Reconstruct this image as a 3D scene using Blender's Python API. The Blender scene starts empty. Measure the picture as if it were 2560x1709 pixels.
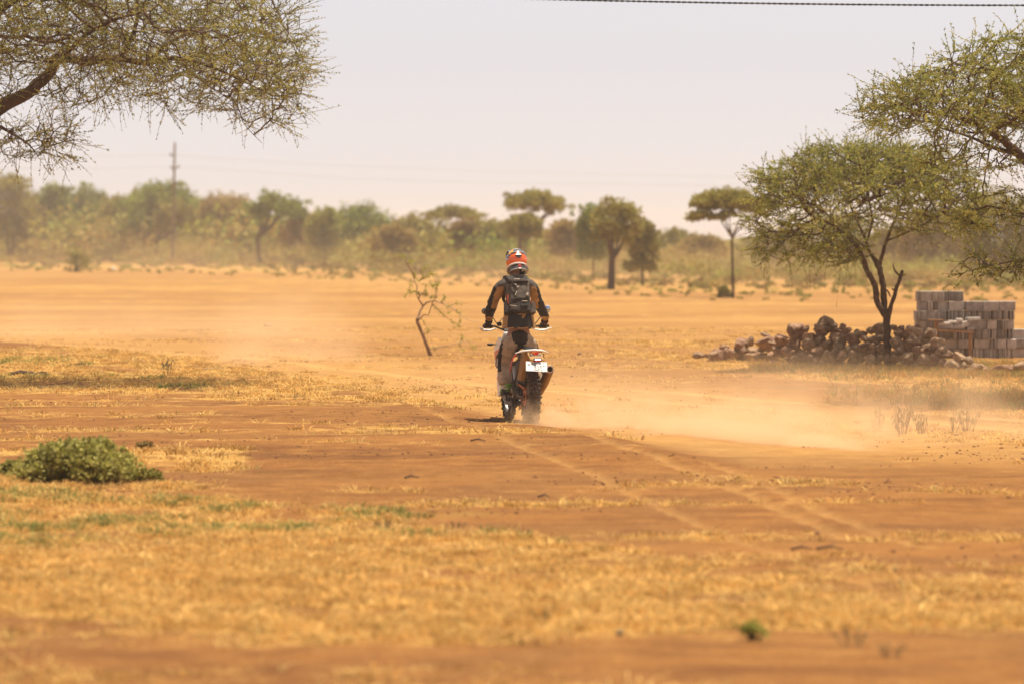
import bpy, bmesh, math, random
import numpy as np
from mathutils import Vector, Matrix, Euler

R = math.radians
rng = np.random.default_rng(11)
random.seed(11)
scene = bpy.context.scene
COL = scene.collection

# ------------------------------------------------------------------ camera
CAM_H = 2.2
FPX = 9600.0                      # focal length in photograph pixels (135 mm lens, 36 mm sensor, 2560 px)
PITCH = math.atan(244.5 / FPX)
cd = bpy.data.cameras.new('camera')
cd.lens = 135.0
cd.sensor_width = 36.0
cd.clip_start = 0.5
cd.clip_end = 6000
cd.dof.use_dof = True
cd.dof.focus_distance = 50.0
cd.dof.aperture_fstop = 1.9
cam = bpy.data.objects.new('camera', cd)
cam.location = (0, 0, CAM_H)
cam.rotation_euler = (math.pi / 2 - PITCH, 0, 0)
COL.objects.link(cam)
scene.camera = cam

# ------------------------------------------------------------------ sky and sun
SUN_TO = Vector((0.17, 0.05, 0.98)).normalized()
SUN_EL = math.asin(SUN_TO.z)
SUN_AZ = math.atan2(SUN_TO.x, SUN_TO.y)
world = bpy.data.worlds.new('World')
scene.world = world
world.use_nodes = True
wn = world.node_tree
wn.nodes.clear()
sky = wn.nodes.new('ShaderNodeTexSky')
sky.sky_type = 'NISHITA'
sky.sun_disc = False
sky.sun_elevation = SUN_EL
sky.sun_rotation = SUN_AZ
sky.altitude = 1500
sky.air_density = 1.0
sky.dust_density = 1.2
sky.ozone_density = 1.0
hs = wn.nodes.new('ShaderNodeHueSaturation')
hs.inputs['Saturation'].default_value = 0.22
hs.inputs['Value'].default_value = 1.0
mx = wn.nodes.new('ShaderNodeMix')
mx.data_type = 'RGBA'
mx.blend_type = 'MULTIPLY'
mx.inputs[0].default_value = 1.0
mx.inputs[7].default_value = (0.985, 0.925, 0.96, 1)
bg = wn.nodes.new('ShaderNodeBackground')
bg.inputs['Strength'].default_value = 0.09
wo = wn.nodes.new('ShaderNodeOutputWorld')
wn.links.new(sky.outputs[0], hs.inputs['Color'])
wn.links.new(hs.outputs[0], mx.inputs[6])
wn.links.new(mx.outputs[2], bg.inputs['Color'])
wn.links.new(bg.outputs[0], wo.inputs['Surface'])

sd = bpy.data.lights.new('sun', 'SUN')
sd.energy = 5.0
sd.angle = R(0.5)
sd.color = (1.0, 0.90, 0.74)
sun = bpy.data.objects.new('sun', sd)
sun.rotation_euler = SUN_TO.to_track_quat('Z', 'Y').to_euler()
sun.location = (0, 0, 40)
COL.objects.link(sun)

scene.view_settings.view_transform = 'Standard'
scene.view_settings.look = 'None'
scene.view_settings.gamma = 1.0
scene.view_settings.use_curve_mapping = False
scene.view_settings.exposure = 0.55
scene.render.engine = 'CYCLES'
cy = scene.cycles
cy.max_bounces = 8
cy.diffuse_bounces = 3
cy.glossy_bounces = 2
cy.transmission_bounces = 3
cy.transparent_max_bounces = 8
cy.volume_bounces = 2
cy.use_denoising = True
cy.sample_clamp_indirect = 6.0

# ------------------------------------------------------------------ pixel <-> world
def P(px, py, Y):
    """world point seen at photograph pixel (px,py) on the plane y=Y"""
    u = (px - 1280.0) / FPX
    v = -(py - 854.5) / FPX
    dy = math.cos(PITCH) + v * math.sin(PITCH)
    dz = -math.sin(PITCH) + v * math.cos(PITCH)
    t = Y / dy
    return Vector((u * t, Y, CAM_H + dz * t))

def G(px, py):
    """ground point at photograph pixel"""
    v = -(py - 854.5) / FPX
    dy = math.cos(PITCH) + v * math.sin(PITCH)
    dz = -math.sin(PITCH) + v * math.cos(PITCH)
    t = -CAM_H / dz
    return (px - 1280.0) / FPX * t, dy * t

def proj(X, Y, Z=0.0):
    """numpy: world -> photograph pixel"""
    d = Y * math.cos(PITCH) - (Z - CAM_H) * math.sin(PITCH)
    h = Y * math.sin(PITCH) + (Z - CAM_H) * math.cos(PITCH)
    d = np.maximum(d, 0.5)
    return 1280 + FPX * X / d, 854.5 - FPX * h / d

# ------------------------------------------------------------------ numpy noise
_tab = np.random.default_rng(5).random((256, 256))
def vnoise(x, y):
    xi = np.floor(x).astype(int); yi = np.floor(y).astype(int)
    fx = x - xi; fy = y - yi
    fx = fx * fx * (3 - 2 * fx); fy = fy * fy * (3 - 2 * fy)
    a = _tab[xi & 255, yi & 255]; b = _tab[(xi + 1) & 255, yi & 255]
    c = _tab[xi & 255, (yi + 1) & 255]; d = _tab[(xi + 1) & 255, (yi + 1) & 255]
    return (a * (1 - fx) + b * fx) * (1 - fy) + (c * (1 - fx) + d * fx) * fy
def fbm(x, y, o=4):
    s = 0; a = 0.5; n = 0
    for i in range(o):
        s = s + a * vnoise(x * 2 ** i + 17.3 * i, y * 2 ** i + 9.1 * i); n += a; a *= 0.5
    return s / n
def sstep(a, b, x):
    t = np.clip((x - a) / (b - a), 0, 1)
    return t * t * (3 - 2 * t)

# ------------------------------------------------------------------ materials
def mat(name, col, rough=0.8, var=0.25, scale=8.0, bump=0.0, col2=None, spec=0.3, metal=0.0,
        transl=0.0, rnd=0.0, bscale=None, coat=0.0):
    """procedural surface: colour varied by noise, fine relief, optional leaf translucency and per-object variation"""
    m = bpy.data.materials.new(name)
    m.use_nodes = True
    nt = m.node_tree
    nt.nodes.clear()
    N = nt.nodes.new; L = nt.links.new
    out = N('ShaderNodeOutputMaterial')
    p = N('ShaderNodeBsdfPrincipled')
    p.inputs['Roughness'].default_value = rough
    p.inputs['Metallic'].default_value = metal
    p.inputs['Specular IOR Level'].default_value = spec
    if coat:
        p.inputs['Coat Weight'].default_value = coat
        p.inputs['Coat Roughness'].default_value = 0.09
    tc = N('ShaderNodeTexCoord')
    nz = N('ShaderNodeTexNoise')
    nz.inputs['Scale'].default_value = scale
    nz.inputs['Detail'].default_value = 5
    nz.inputs['Roughness'].default_value = 0.6
    L(tc.outputs['Object'], nz.inputs['Vector'])
    ramp = N('ShaderNodeValToRGB')
    c = np.array(col[:3]); d = np.array(col2[:3]) if col2 is not None else c * (1 - var)
    hi = c if col2 is not None else np.minimum(c * (1 + var), 1)
    ramp.color_ramp.elements[0].position = 0.33
    ramp.color_ramp.elements[1].position = 0.67
    ramp.color_ramp.elements[0].color = (*d, 1)
    ramp.color_ramp.elements[1].color = (*hi, 1)
    L(nz.outputs['Fac'], ramp.inputs[0])
    csock = ramp.outputs[0]
    if rnd:
        oi = N('ShaderNodeObjectInfo')
        mr = N('ShaderNodeMapRange')
        mr.inputs['To Min'].default_value = 1 - rnd
        mr.inputs['To Max'].default_value = 1 + rnd
        L(oi.outputs['Random'], mr.inputs['Value'])
        h = N('ShaderNodeHueSaturation')
        L(mr.outputs[0], h.inputs['Value'])
        L(csock, h.inputs['Color'])
        csock = h.outputs[0]
    L(csock, p.inputs['Base Color'])
    if bump:
        b = N('ShaderNodeBump')
        b.inputs['Strength'].default_value = min(bump, 1)
        b.inputs['Distance'].default_value = 0.02
        nb = N('ShaderNodeTexNoise')
        nb.inputs['Scale'].default_value = bscale or scale * 5
        nb.inputs['Detail'].default_value = 4
        L(tc.outputs['Object'], nb.inputs['Vector'])
        L(nb.outputs['Fac'], b.inputs['Height'])
        L(b.outputs[0], p.inputs['Normal'])
    if transl:
        t = N('ShaderNodeBsdfTranslucent')
        L(csock, t.inputs['Color'])
        ms = N('ShaderNodeMixShader')
        ms.inputs[0].default_value = transl
        L(p.outputs[0], ms.inputs[1]); L(t.outputs[0], ms.inputs[2])
        L(ms.outputs[0], out.inputs['Surface'])
    else:
        L(p.outputs[0], out.inputs['Surface'])
    return m

# ------------------------------------------------------------------ objects
def tag(o, label=None, cat=None, group=None, kind=None):
    if label: o['label'] = label
    if cat: o['category'] = cat
    if group: o['group'] = group
    if kind: o['kind'] = kind
    return o

def empty(name, loc, rz=0.0, label=None, cat=None, group=None):
    o = bpy.data.objects.new(name, None)
    o.empty_display_size = 0.2
    o.location = loc
    o.rotation_euler = (0, 0, rz)
    COL.objects.link(o)
    return tag(o, label, cat, group)

def link(name, me, parent=None, loc=None, rot=None, scale=None):
    o = bpy.data.objects.new(name, me)
    COL.objects.link(o)
    if parent is not None: o.parent = parent
    if loc is not None: o.location = loc
    if rot is not None: o.rotation_euler = rot
    if scale is not None: o.scale = scale
    return o

def mesh_np(name, V, F, mats, midx=None, smooth=False):
    """V (n,3), F (m,k) index array"""
    V = np.asarray(V, dtype=np.float32); F = np.asarray(F, dtype=np.int32)
    me = bpy.data.meshes.new(name)
    m, k = F.shape
    me.vertices.add(len(V)); me.vertices.foreach_set('co', V.ravel())
    me.loops.add(m * k); me.loops.foreach_set('vertex_index', F.ravel())
    me.polygons.add(m)
    me.polygons.foreach_set('loop_start', np.arange(0, m * k, k, dtype=np.int32))
    me.polygons.foreach_set('loop_total', np.full(m, k, dtype=np.int32))
    for mm in (mats if isinstance(mats, (list, tuple)) else [mats]): me.materials.append(mm)
    if midx is not None: me.polygons.foreach_set('material_index', np.asarray(midx, dtype=np.int32))
    if smooth: me.polygons.foreach_set('use_smooth', np.ones(m, dtype=bool))
    me.update(calc_edges=True)
    me.validate()
    return me

class MB:
    """collects shapes, builds one mesh"""
    def __init__(s): s.v = []; s.f = []; s.m = []; s.cur = 0
    def add(s, V, F):
        o = len(s.v)
        s.v += [tuple(p) for p in V]
        s.f += [tuple(i + o for i in f) for f in F]
        s.m += [s.cur] * len(F)
        return s
    def box(s, c, size, rot=(0, 0, 0), taper=1.0, bev=0.0):
        M = Euler(rot).to_matrix()
        h = [a / 2 for a in size]
        if bev <= 0:
            V = []
            for z in (-1, 1):
                k = taper if z > 0 else 1.0
                for x, y in ((-1, -1), (1, -1), (1, 1), (-1, 1)):
                    V.append(M @ Vector((x * h[0] * k, y * h[1] * k, z * h[2])) + Vector(c))
            F = [(3, 2, 1, 0), (4, 5, 6, 7), (0, 1, 5, 4), (1, 2, 6, 5), (2, 3, 7, 6), (3, 0, 4, 7)]
            return s.add(V, F)
        b = bev
        V = []
        rings = [(-1, 1, 0), (-1, 0, 1), (1, 0, 1), (1, 1, 0)]
        for zs, inset, zin in rings:
            k = taper if zs > 0 else 1.0
            hx, hy = h[0] * k - b * inset, h[1] * k - b * inset
            z = zs * (h[2] - b * zin)
            for x, y in ((-hx + b, -hy), (hx - b, -hy), (hx, -hy + b), (hx, hy - b), (hx - b, hy), (-hx + b, hy), (-hx, hy - b), (-hx, -hy + b)):
                V.append(M @ Vector((x, y, z)) + Vector(c))
        F = [tuple(range(7, -1, -1)), tuple(range(24, 32))]
        for r in range(3):
            for i in range(8):
                j = (i + 1) % 8
                F.append((r * 8 + i, r * 8 + j, (r + 1) * 8 + j, (r + 1) * 8 + i))
        return s.add(V, F)
    def tube(s, pts, rad, n=8, cap=True, flat=1.0):
        pts = [Vector(p) for p in pts]
        if not hasattr(rad, '__len__'): rad = [rad] * len(pts)
        V = []; up = Vector((0, 0, 1))
        prev = None
        for i, p in enumerate(pts):
            t = (pts[min(i + 1, len(pts) - 1)] - pts[max(i - 1, 0)]).normalized()
            if prev is None:
                a = up if abs(t.z) < 0.95 else Vector((1, 0, 0))
                u = t.cross(a).normalized()
            else:
                u = (prev - t * prev.dot(t)).normalized()
            w = t.cross(u)
            prev = u
            for k in range(n):
                an = 2 * math.pi * k / n
                V.append(p + (u * math.cos(an) + w * math.sin(an) * flat) * rad[i])
        F = []
        for i in range(len(pts) - 1):
            for k in range(n):
                j = (k + 1) % n
                F.append((i * n + k, i * n + j, (i + 1) * n + j, (i + 1) * n + k))
        if cap:
            F.append(tuple(range(n - 1, -1, -1)))
            F.append(tuple((len(pts) - 1) * n + k for k in range(n)))
        return s.add(V, F)
    def lathe(s, c, prof, axis='x', n=32, closed=False):
        """profile (radius, along) turned about the axis"""
        V = []
        for r, a in prof:
            for k in range(n):
                an = 2 * math.pi * k / n
                if axis == 'x': V.append((c[0] + a, c[1] + r * math.cos(an), c[2] + r * math.sin(an)))
                elif axis == 'y': V.append((c[0] + r * math.cos(an), c[1] + a, c[2] + r * math.sin(an)))
                else: V.append((c[0] + r * math.cos(an), c[1] + r * math.sin(an), c[2] + a))
        F = []
        m = len(prof)
        for i in range(m if closed else m - 1):
            for k in range(n):
                j = (k + 1) % n; i2 = (i + 1) % m
                F.append((i * n + k, i * n + j, i2 * n + j, i2 * n + k))
        return s.add(V, F)
    def ball(s, c, r, n=10, m=7, rot=(0, 0, 0)):
        M = Euler(rot).to_matrix()
        if not hasattr(r, '__len__'): r = (r, r, r)
        V = [M @ Vector((0, 0, r[2])) + Vector(c)]
        for i in range(1, m):
            ph = math.pi * i / m
            for k in range(n):
                an = 2 * math.pi * k / n
                V.append(M @ Vector((r[0] * math.sin(ph) * math.cos(an), r[1] * math.sin(ph) * math.sin(an), r[2] * math.cos(ph))) + Vector(c))
        V.append(M @ Vector((0, 0, -r[2])) + Vector(c))
        F = []
        for k in range(n): F.append((0, 1 + k, 1 + (k + 1) % n))
        for i in range(m - 2):
            for k in range(n):
                j = (k + 1) % n
                F.append((1 + i * n + k, 1 + (i + 1) * n + k, 1 + (i + 1) * n + j, 1 + i * n + j))
        L = len(V) - 1
        for k in range(n): F.append((L, 1 + (m - 2) * n + (k + 1) % n, 1 + (m - 2) * n + k))
        return s.add(V, F)
    def prism(s, poly, a0, a1, axis='x'):
        """polygon in the plane across the axis, extruded from a0 to a1"""
        def mk(p, a):
            return {'x': (a, p[0], p[1]), 'y': (p[0], a, p[1]), 'z': (p[0], p[1], a)}[axis]
        n = len(poly)
        V = [mk(p, a0) for p in poly] + [mk(p, a1) for p in poly]
        F = [tuple(range(n)), tuple(range(2 * n - 1, n - 1, -1))]
        for i in range(n):
            j = (i + 1) % n
            F.append((i, i + n, j + n, j))
        return s.add(V, F)
    def mesh(s, name, mats, smooth=False, off=(0, 0, 0)):
        me = bpy.data.meshes.new(name)
        o = off
        me.from_pydata([(v[0] - o[0], v[1] - o[1], v[2] - o[2]) for v in s.v], [], s.f)
        for mm in (mats if isinstance(mats, (list, tuple)) else [mats]): me.materials.append(mm)
        if any(s.m): me.polygons.foreach_set('material_index', s.m)
        bm = bmesh.new(); bm.from_mesh(me)
        bmesh.ops.recalc_face_normals(bm, faces=bm.faces)
        bm.to_mesh(me); bm.free()
        if smooth:
            me.polygons.foreach_set('use_smooth', [True] * len(me.polygons))
            try: me.set_sharp_from_angle(angle=R(40))
            except Exception: pass
        me.update()
        return me
    def build(s, name, mats, parent=None, smooth=False, off=(0, 0, 0), **kw):
        return link(name, s.mesh(name, mats, smooth, off), parent, **kw)

# ================================================================== the ground
def band(px, py, xs, top, bot, soft=6.0, jit=None):
    t = np.interp(px, xs, top); b = np.interp(px, xs, bot)
    j = 0 if jit is None else jit
    return sstep(t - soft, t + soft, py + j) * (1 - sstep(b - soft, b + soft, py + j)) * \
        sstep(xs[0] - 60, xs[0] + 10, px) * (1 - sstep(xs[-1] - 10, xs[-1] + 60, px))

def seg_dist(X, Y, pts):
    d = np.full(X.shape, 1e9)
    for (x0, y0), (x1, y1) in zip(pts[:-1], pts[1:]):
        dx, dy = x1 - x0, y1 - y0
        t = np.clip(((X - x0) * dx + (Y - y0) * dy) / (dx * dx + dy * dy), 0, 1)
        d = np.minimum(d, np.hypot(X - x0 - t * dx, Y - y0 - t * dy))
    return d

BANK = [(-60, 230), G(-200, 838), G(0, 852), G(480, 905), G(1000, 992), G(1200, 1040), G(1420, 1078), G(1600, 1110), G(1760, 1148), G(1950, 1185), G(2300, 1235), (30, 22)]
_bk = sorted(BANK, key=lambda p: p[1])
BANK_Y = np.array([p[1] for p in _bk]); BANK_X = np.array([p[0] for p in _bk])
TRACKS = [([G(1060, 1035), G(1180, 1075), G(1300, 1128), G(1390, 1168), G(1500, 1205), G(1700, 1288), G(1880, 1360), G(2060, 1420), G(2300, 1500)], 0.075),
          ([G(1470, 1100), G(1700, 1180), G(1860, 1240), G(2010, 1300), G(2120, 1345)], 0.085),
          ([G(1760, 1160), G(1900, 1220), G(2060, 1285), G(2230, 1340), G(2330, 1370)], 0.075),
          ([G(-100, 848), G(250, 868), G(640, 897), G(1000, 938), G(1250, 962), G(1500, 985), G(2560, 1075)], 0.35),
          ([G(1350, 962), G(1700, 980), G(2100, 1010), G(2600, 1055)], 0.3),
          ([G(240, 835), G(420, 868), G(640, 905)], 0.12)]

def shape_ground(X, Y):
    """height, grass, pale dust, dark litter, green for ground points (numpy arrays)"""
    px, py = proj(X, Y)
    n1 = fbm(X * 0.35 + 40, Y * 0.35 + 12, 4)
    n2 = fbm(X * 1.7 + 3, Y * 1.7 + 77, 4)
    n3 = fbm(X * 0.12 + 9, Y * 0.9 + 31, 4)          # long patches across the view
    near = sstep(140, 60, Y) * sstep(-60, 0, Y) * (np.abs(X) < 60)
    jit = ((n1 - 0.5) * 70 + (n2 - 0.5) * 30) * np.clip((py - 600) / 600, 0.08, 1.2)
    # --- bank beside the track: the near side stands a hand higher
    bx = np.interp(Y, BANK_Y, BANK_X)
    side = bx - X                                     # positive on the near / left side
    h = 0.085 * sstep(-0.25, 0.5, side) * sstep(95, 70, Y) * sstep(30, 39, Y)
    h = h * (1 - .85 * np.exp(-(((X - .1) / 1.3) ** 2 + ((Y - 46.9) / 1.9) ** 2)))      # worn flat where the machine rides
    h = h + (fbm(X * 4.5, Y * 4.5 + 8, 3) - .5) * .018 * near + (n1 - 0.5) * 0.09 * near + (n2 - 0.5) * 0.022 * near
    # --- grass
    g = 1.0 * band(px, py, [-400, 0, 400, 800, 1150, 1600, 1900, 2200, 2560, 3000],
                   [1200, 1195, 1205, 1275, 1325, 1385, 1450, 1500, 1500, 1510],
                   [1500, 1520, 1570, 1600, 1615, 1625, 1600, 1590, 1585, 1600], 24, jit * 1.3)
    gap = band(px, py, [1080, 1300, 1700, 2100, 2560], [1360, 1372, 1400, 1450, 1500], [1376, 1392, 1432, 1490, 1520], 9, jit * .7)
    g = g * (1 - 0.9 * gap)
    g = np.maximum(g, 0.5 * band(px, py, [1500, 1900, 2560, 2900], [1420, 1428, 1460, 1475], [1440, 1462, 1520, 1530], 9, jit * .7))
    g = np.maximum(g, 0.42 * sstep(1590, 1640, py) * sstep(0.50, 0.60, n3))
    g = np.maximum(g, 0.75 * band(px, py, [-400, 0, 400, 800, 1300], [900, 886, 882, 925, 985], [1000, 1003, 1006, 1016, 1020], 7, jit * .5))
    g = np.maximum(g, 0.42 * band(px, py, [-400, 0, 500, 900, 1300], [738, 745, 758, 787, 800], [770, 772, 786, 820, 836], 4, jit * .4))
    g = np.maximum(g, 0.9 * band(px, py, [1560, 1750, 2000, 2300, 2560, 2800], [868, 890, 905, 915, 915, 915], [886, 915, 945, 962, 975, 980], 4, jit * .3))
    g = np.maximum(g, 0.6 * band(px, py, [1380, 1560, 1900], [846, 850, 858], [858, 866, 876], 4, jit * .3))
    g = np.maximum(g, 0.65 * band(px, py, [1850, 2100, 2560, 2900], [1055, 1058, 1070, 1075], [1088, 1100, 1120, 1130], 7, jit * .6))
    g = np.maximum(g, 0.35 * band(px, py, [1750, 2000, 2560, 2900], [1205, 1215, 1235, 1240], [1226, 1240, 1262, 1270], 6, jit * .6))
    g = np.maximum(g, 0.3 * band(px, py, [500, 900, 1150], [1268, 1262, 1258], [1280, 1285, 1278], 6, jit * .7))
    g = np.maximum(g, 0.7 * band(px, py, [850, 1100, 1400], [1075, 1088, 1100], [1092, 1106, 1112], 5, jit * .6))
    g = np.maximum(g, 0.7 * band(px, py, [-300, 200, 600], [1125, 1140, 1150], [1155, 1175, 1180], 6, jit))
    streak = sstep(0.53, 0.64, n3) * 0.6 + sstep(60, 110, Y) * sstep(.52, .6, fbm(X * .05 + 3, Y * .22 + 11, 4)) * .6
    far = sstep(100, 190, Y)
    g = np.maximum(g, streak * (0.55 + 0.45 * n2))
    g = np.maximum(g, far * (0.25 + 0.5 * sstep(690, 655, py + (n1 - .5) * 30) + 0.45 * sstep(0.4, 0.6, fbm(X * .03 + 5, Y * .02 + 3, 3))))
    g = g * np.clip(0.15 + 2.2 * (n2 - 0.25), 0, 1)
    # --- dusty wheel tracks
    pale = 0.75 * sstep(0.3, -0.6, side) * sstep(7.5, 3.0, -side) * sstep(160, 90, Y) * sstep(36, 42, Y)
    pale = np.maximum(pale, 0.35 * sstep(55, 90, Y) * sstep(-1, -6, side))
    rut = np.zeros_like(X)
    for pts, w in TRACKS:
        d = seg_dist(X, Y, pts)
        k = 1 - sstep(w * 0.3, w * 1.3, d + (n2 - .5) * w * .3)
        rut = np.maximum(rut, k)
        if w > .2: pale = np.maximum(pale, 1.15 * k)
    pale = np.maximum(pale, rut * 0.42)
    g = g * (1 - 0.9 * rut) * (1 - 0.5 * pale)
    h = h - 0.03 * rut * sstep(70, 50, Y)
    # --- green growth
    gr = band(px, py, [-300, 0, 400, 800, 1200, 1500], [1215, 1220, 1240, 1270, 1300, 1340], [1400, 1390, 1360, 1345, 1345, 1360], 25, jit) * sstep(0.46, 0.62, n1) * sstep(.42, .6, n2) * .8
    gr = np.maximum(gr, band(px, py, [-300, 100, 500], [915, 900, 930], [985, 985, 1000], 8, jit * .5) * sstep(.5, .62, n1) * .7)
    litter = sstep(0.6, 0.72, fbm(X * 0.8 + 70, Y * 0.8 + 5, 3)) * 0.5
    return h, g, pale, litter, gr

def hz(x, y):
    return float(shape_ground(np.array([x]), np.array([y]))[0][0])

def axis_steps(segs):
    out = [segs[0][0]]
    for a, b, s0, s1 in segs:
        x = a
        while x < b - 1e-6:
            t = (x - a) / (b - a)
            x = min(b, x + s0 + (s1 - s0) * t)
            out.append(x)
    return np.array(out)
xp = axis_steps([(0, 5, .07, .09), (5, 10, .09, .14), (10, 24, .12, .6), (24, 80, .7, 6), (80, 1500, 10, 160)])
XS = np.concatenate([-xp[:0:-1], xp])
YS = np.concatenate([[-300, -120, -40, 0, 8, 12, 15, 17], axis_steps([(18, 36, .10, .10), (36, 62, .10, .13), (62, 100, .16, .5), (100, 260, .5, 4), (260, 1500, 6, 120)])])
GX, GY = np.meshgrid(XS, YS)
gh, gg, gp, gl, ggr = shape_ground(GX.ravel(), GY.ravel())
nx, ny = len(XS), len(YS)
V = np.stack([GX.ravel(), GY.ravel(), gh], 1)
ii = np.arange(nx * ny).reshape(ny, nx)
F = np.stack([ii[:-1, :-1].ravel(), ii[:-1, 1:].ravel(), ii[1:, 1:].ravel(), ii[1:, :-1].ravel()], 1)

gm = bpy.data.materials.new('red_earth')
gm.use_nodes = True
nt = gm.node_tree; nt.nodes.clear()
N = nt.nodes.new; Lk = nt.links.new
out = N('ShaderNodeOutputMaterial'); pb = N('ShaderNodeBsdfPrincipled')
pb.inputs['Roughness'].default_value = 0.95
pb.inputs['Specular IOR Level'].default_value = 0.1
at = N('ShaderNodeAttribute'); at.attribute_name = 'cover'
at2 = N('ShaderNodeAttribute'); at2.attribute_name = 'green'
sp = N('ShaderNodeSeparateColor'); Lk(at.outputs['Color'], sp.inputs[0])
geo = N('ShaderNodeNewGeometry')
def noise(scale, detail=5, rough=.6, vec=None, stretch=None):
    n = N('ShaderNodeTexNoise'); n.inputs['Scale'].default_value = scale
    n.inputs['Detail'].default_value = detail; n.inputs['Roughness'].default_value = rough
    if stretch:
        mp = N('ShaderNodeMapping'); mp.inputs['Scale'].default_value = stretch
        Lk(geo.outputs['Position'], mp.inputs['Vector']); Lk(mp.outputs[0], n.inputs['Vector'])
    else: Lk(geo.outputs['Position'], n.inputs['Vector'])
    return n
def mixc(fac, a, b, blend='MIX'):
    m = N('ShaderNodeMix'); m.data_type = 'RGBA'; m.blend_type = blend
    for s, v in ((0, fac), (6, a), (7, b)):
        if isinstance(v, (int, float)): m.inputs[s].default_value = v
        elif isinstance(v, tuple): m.inputs[s].default_value = (*v, 1)
        else: Lk(v, m.inputs[s])
    return m.outputs[2]
def rmp(v, a, b, c0=0.0, c1=1.0):
    m = N('ShaderNodeMapRange'); Lk(v, m.inputs[0])
    m.inputs[1].default_value = a; m.inputs[2].default_value = b
    m.inputs[3].default_value = c0; m.inputs[4].default_value = c1
    return m.outputs[0]
def mth(op, a, b):
    m = N('ShaderNodeMath'); m.operation = op; m.use_clamp = True
    for i, v in enumerate((a, b)):
        if isinstance(v, (int, float)): m.inputs[i].default_value = v
        else: Lk(v, m.inputs[i])
    return m.outputs[0]
nA = noise(0.5, 6, .6, stretch=(.45, 1, 1)); nB = noise(3.0, 6, .65); nC = noise(22, 4, .6); nD = noise(75, 3, .6)
soil = mixc(rmp(nA.outputs[0], .35, .65), (.125, .043, .012), (.235, .093, .024))
soil = mixc(rmp(nB.outputs[0], .35, .7, 0, .7), soil, (.33, .150, .040))
soil = mixc(rmp(nC.outputs[0], .52, .72, 0, .7), soil, (.10, .038, .014))
soil = mixc(mth('MULTIPLY', sp.outputs[2], .6), soil, (.12, .055, .025))
pale = mixc(rmp(nB.outputs[0], .3, .7), (.42, .225, .07), (.52, .305, .105))
# chopped straw and grit scattered on the bare earth
nE = noise(38, 3, .7); nF = noise(.22, 4, .6, stretch=(.35, 1, 1))
soil = mixc(rmp(nE.outputs[0], .56, .68, 0, .55), soil, (.50, .30, .09))
soil = mixc(rmp(nF.outputs[0], .42, .66, 0, .3), soil, (.30, .145, .040))
nG = noise(.07, 6, .7, stretch=(.55, 1, 1)); nH = noise(1.1, 5, .7, stretch=(.3, 1, 1))
sy = N('ShaderNodeSeparateXYZ'); Lk(geo.outputs['Position'], sy.inputs[0])
soil = mixc(mth('MULTIPLY', rmp(nG.outputs[0], .45, .62, 0, .6), rmp(sy.outputs[1], 55, 110, .12, 1)), soil, (.44, .245, .075))
soil = mixc(rmp(nH.outputs[0], .50, .66, 0, .55), soil, (.11, .042, .015))
c = mixc(mth('MULTIPLY', sp.outputs[1], .78), soil, pale)
straw = mixc(rmp(nC.outputs[0], .35, .65), (.37, .195, .042), (.53, .315, .095))
straw = mixc(rmp(nD.outputs[0], .5, .75, 0, .6), straw, (.22, .11, .03))
# clumpy threshold of the grass cover
gthr = mth('ADD', sp.outputs[0], rmp(nC.outputs[0], .3, .7, -.35, .35))
gthr = mth('ADD', gthr, rmp(nB.outputs[0], .3, .7, -.25, .25))
gf = rmp(gthr, .30, .68)
c = mixc(gf, c, straw)
c = mixc(mth('MULTIPLY', mth('MULTIPLY', at2.outputs['Fac'], .8), rmp(nC.outputs[0], .35, .6)), c, (.24, .22, .05))
Lk(c, pb.inputs['Base Color'])
bp = N('ShaderNodeBump'); bp.inputs['Strength'].default_value = .9; bp.inputs['Distance'].default_value = .03
hsum = mth('ADD', mth('MULTIPLY', nC.outputs[0], .6), mth('MULTIPLY', nD.outputs[0], .3))
Lk(hsum, bp.inputs['Height']); Lk(bp.outputs[0], pb.inputs['Normal'])
Lk(pb.outputs[0], out.inputs['Surface'])
me = mesh_np('ground', V, F, gm, smooth=True)
ca = me.attributes.new('cover', 'FLOAT_COLOR', 'POINT')
ca.data.foreach_set('color', np.stack([gg, gp, gl, np.ones_like(gg)], 1).astype(np.float32).ravel())
ga = me.attributes.new('green', 'FLOAT', 'POINT')
ga.data.foreach_set('value', ggr.astype(np.float32))
ground = link('ground', me)
tag(ground, 'red and straw coloured dry savanna ground crossed by dusty wheel tracks', None, None, 'structure')

# ------------------------------------------------------------------ haze: dusty air
hzm = bpy.data.materials.new('dusty_air')
hzm.use_nodes = True
hn = hzm.node_tree; hn.nodes.clear()
ho = hn.nodes.new('ShaderNodeOutputMaterial'); hv = hn.nodes.new('ShaderNodeVolumePrincipled')
hv.inputs['Color'].default_value = (1.0, 0.92, 0.82, 1)
hv.inputs['Density'].default_value = 0.00042
hv.inputs['Anisotropy'].default_value = 0.0
hn.links.new(hv.outputs[0], ho.inputs['Volume'])
hb = MB(); hb.box((0, 600, 6.5), (3200, 2000, 16))
haze = hb.build('haze', hzm)
tag(haze, 'thin tan dust haze filling the air over the plain', None, None, 'stuff')

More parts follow.
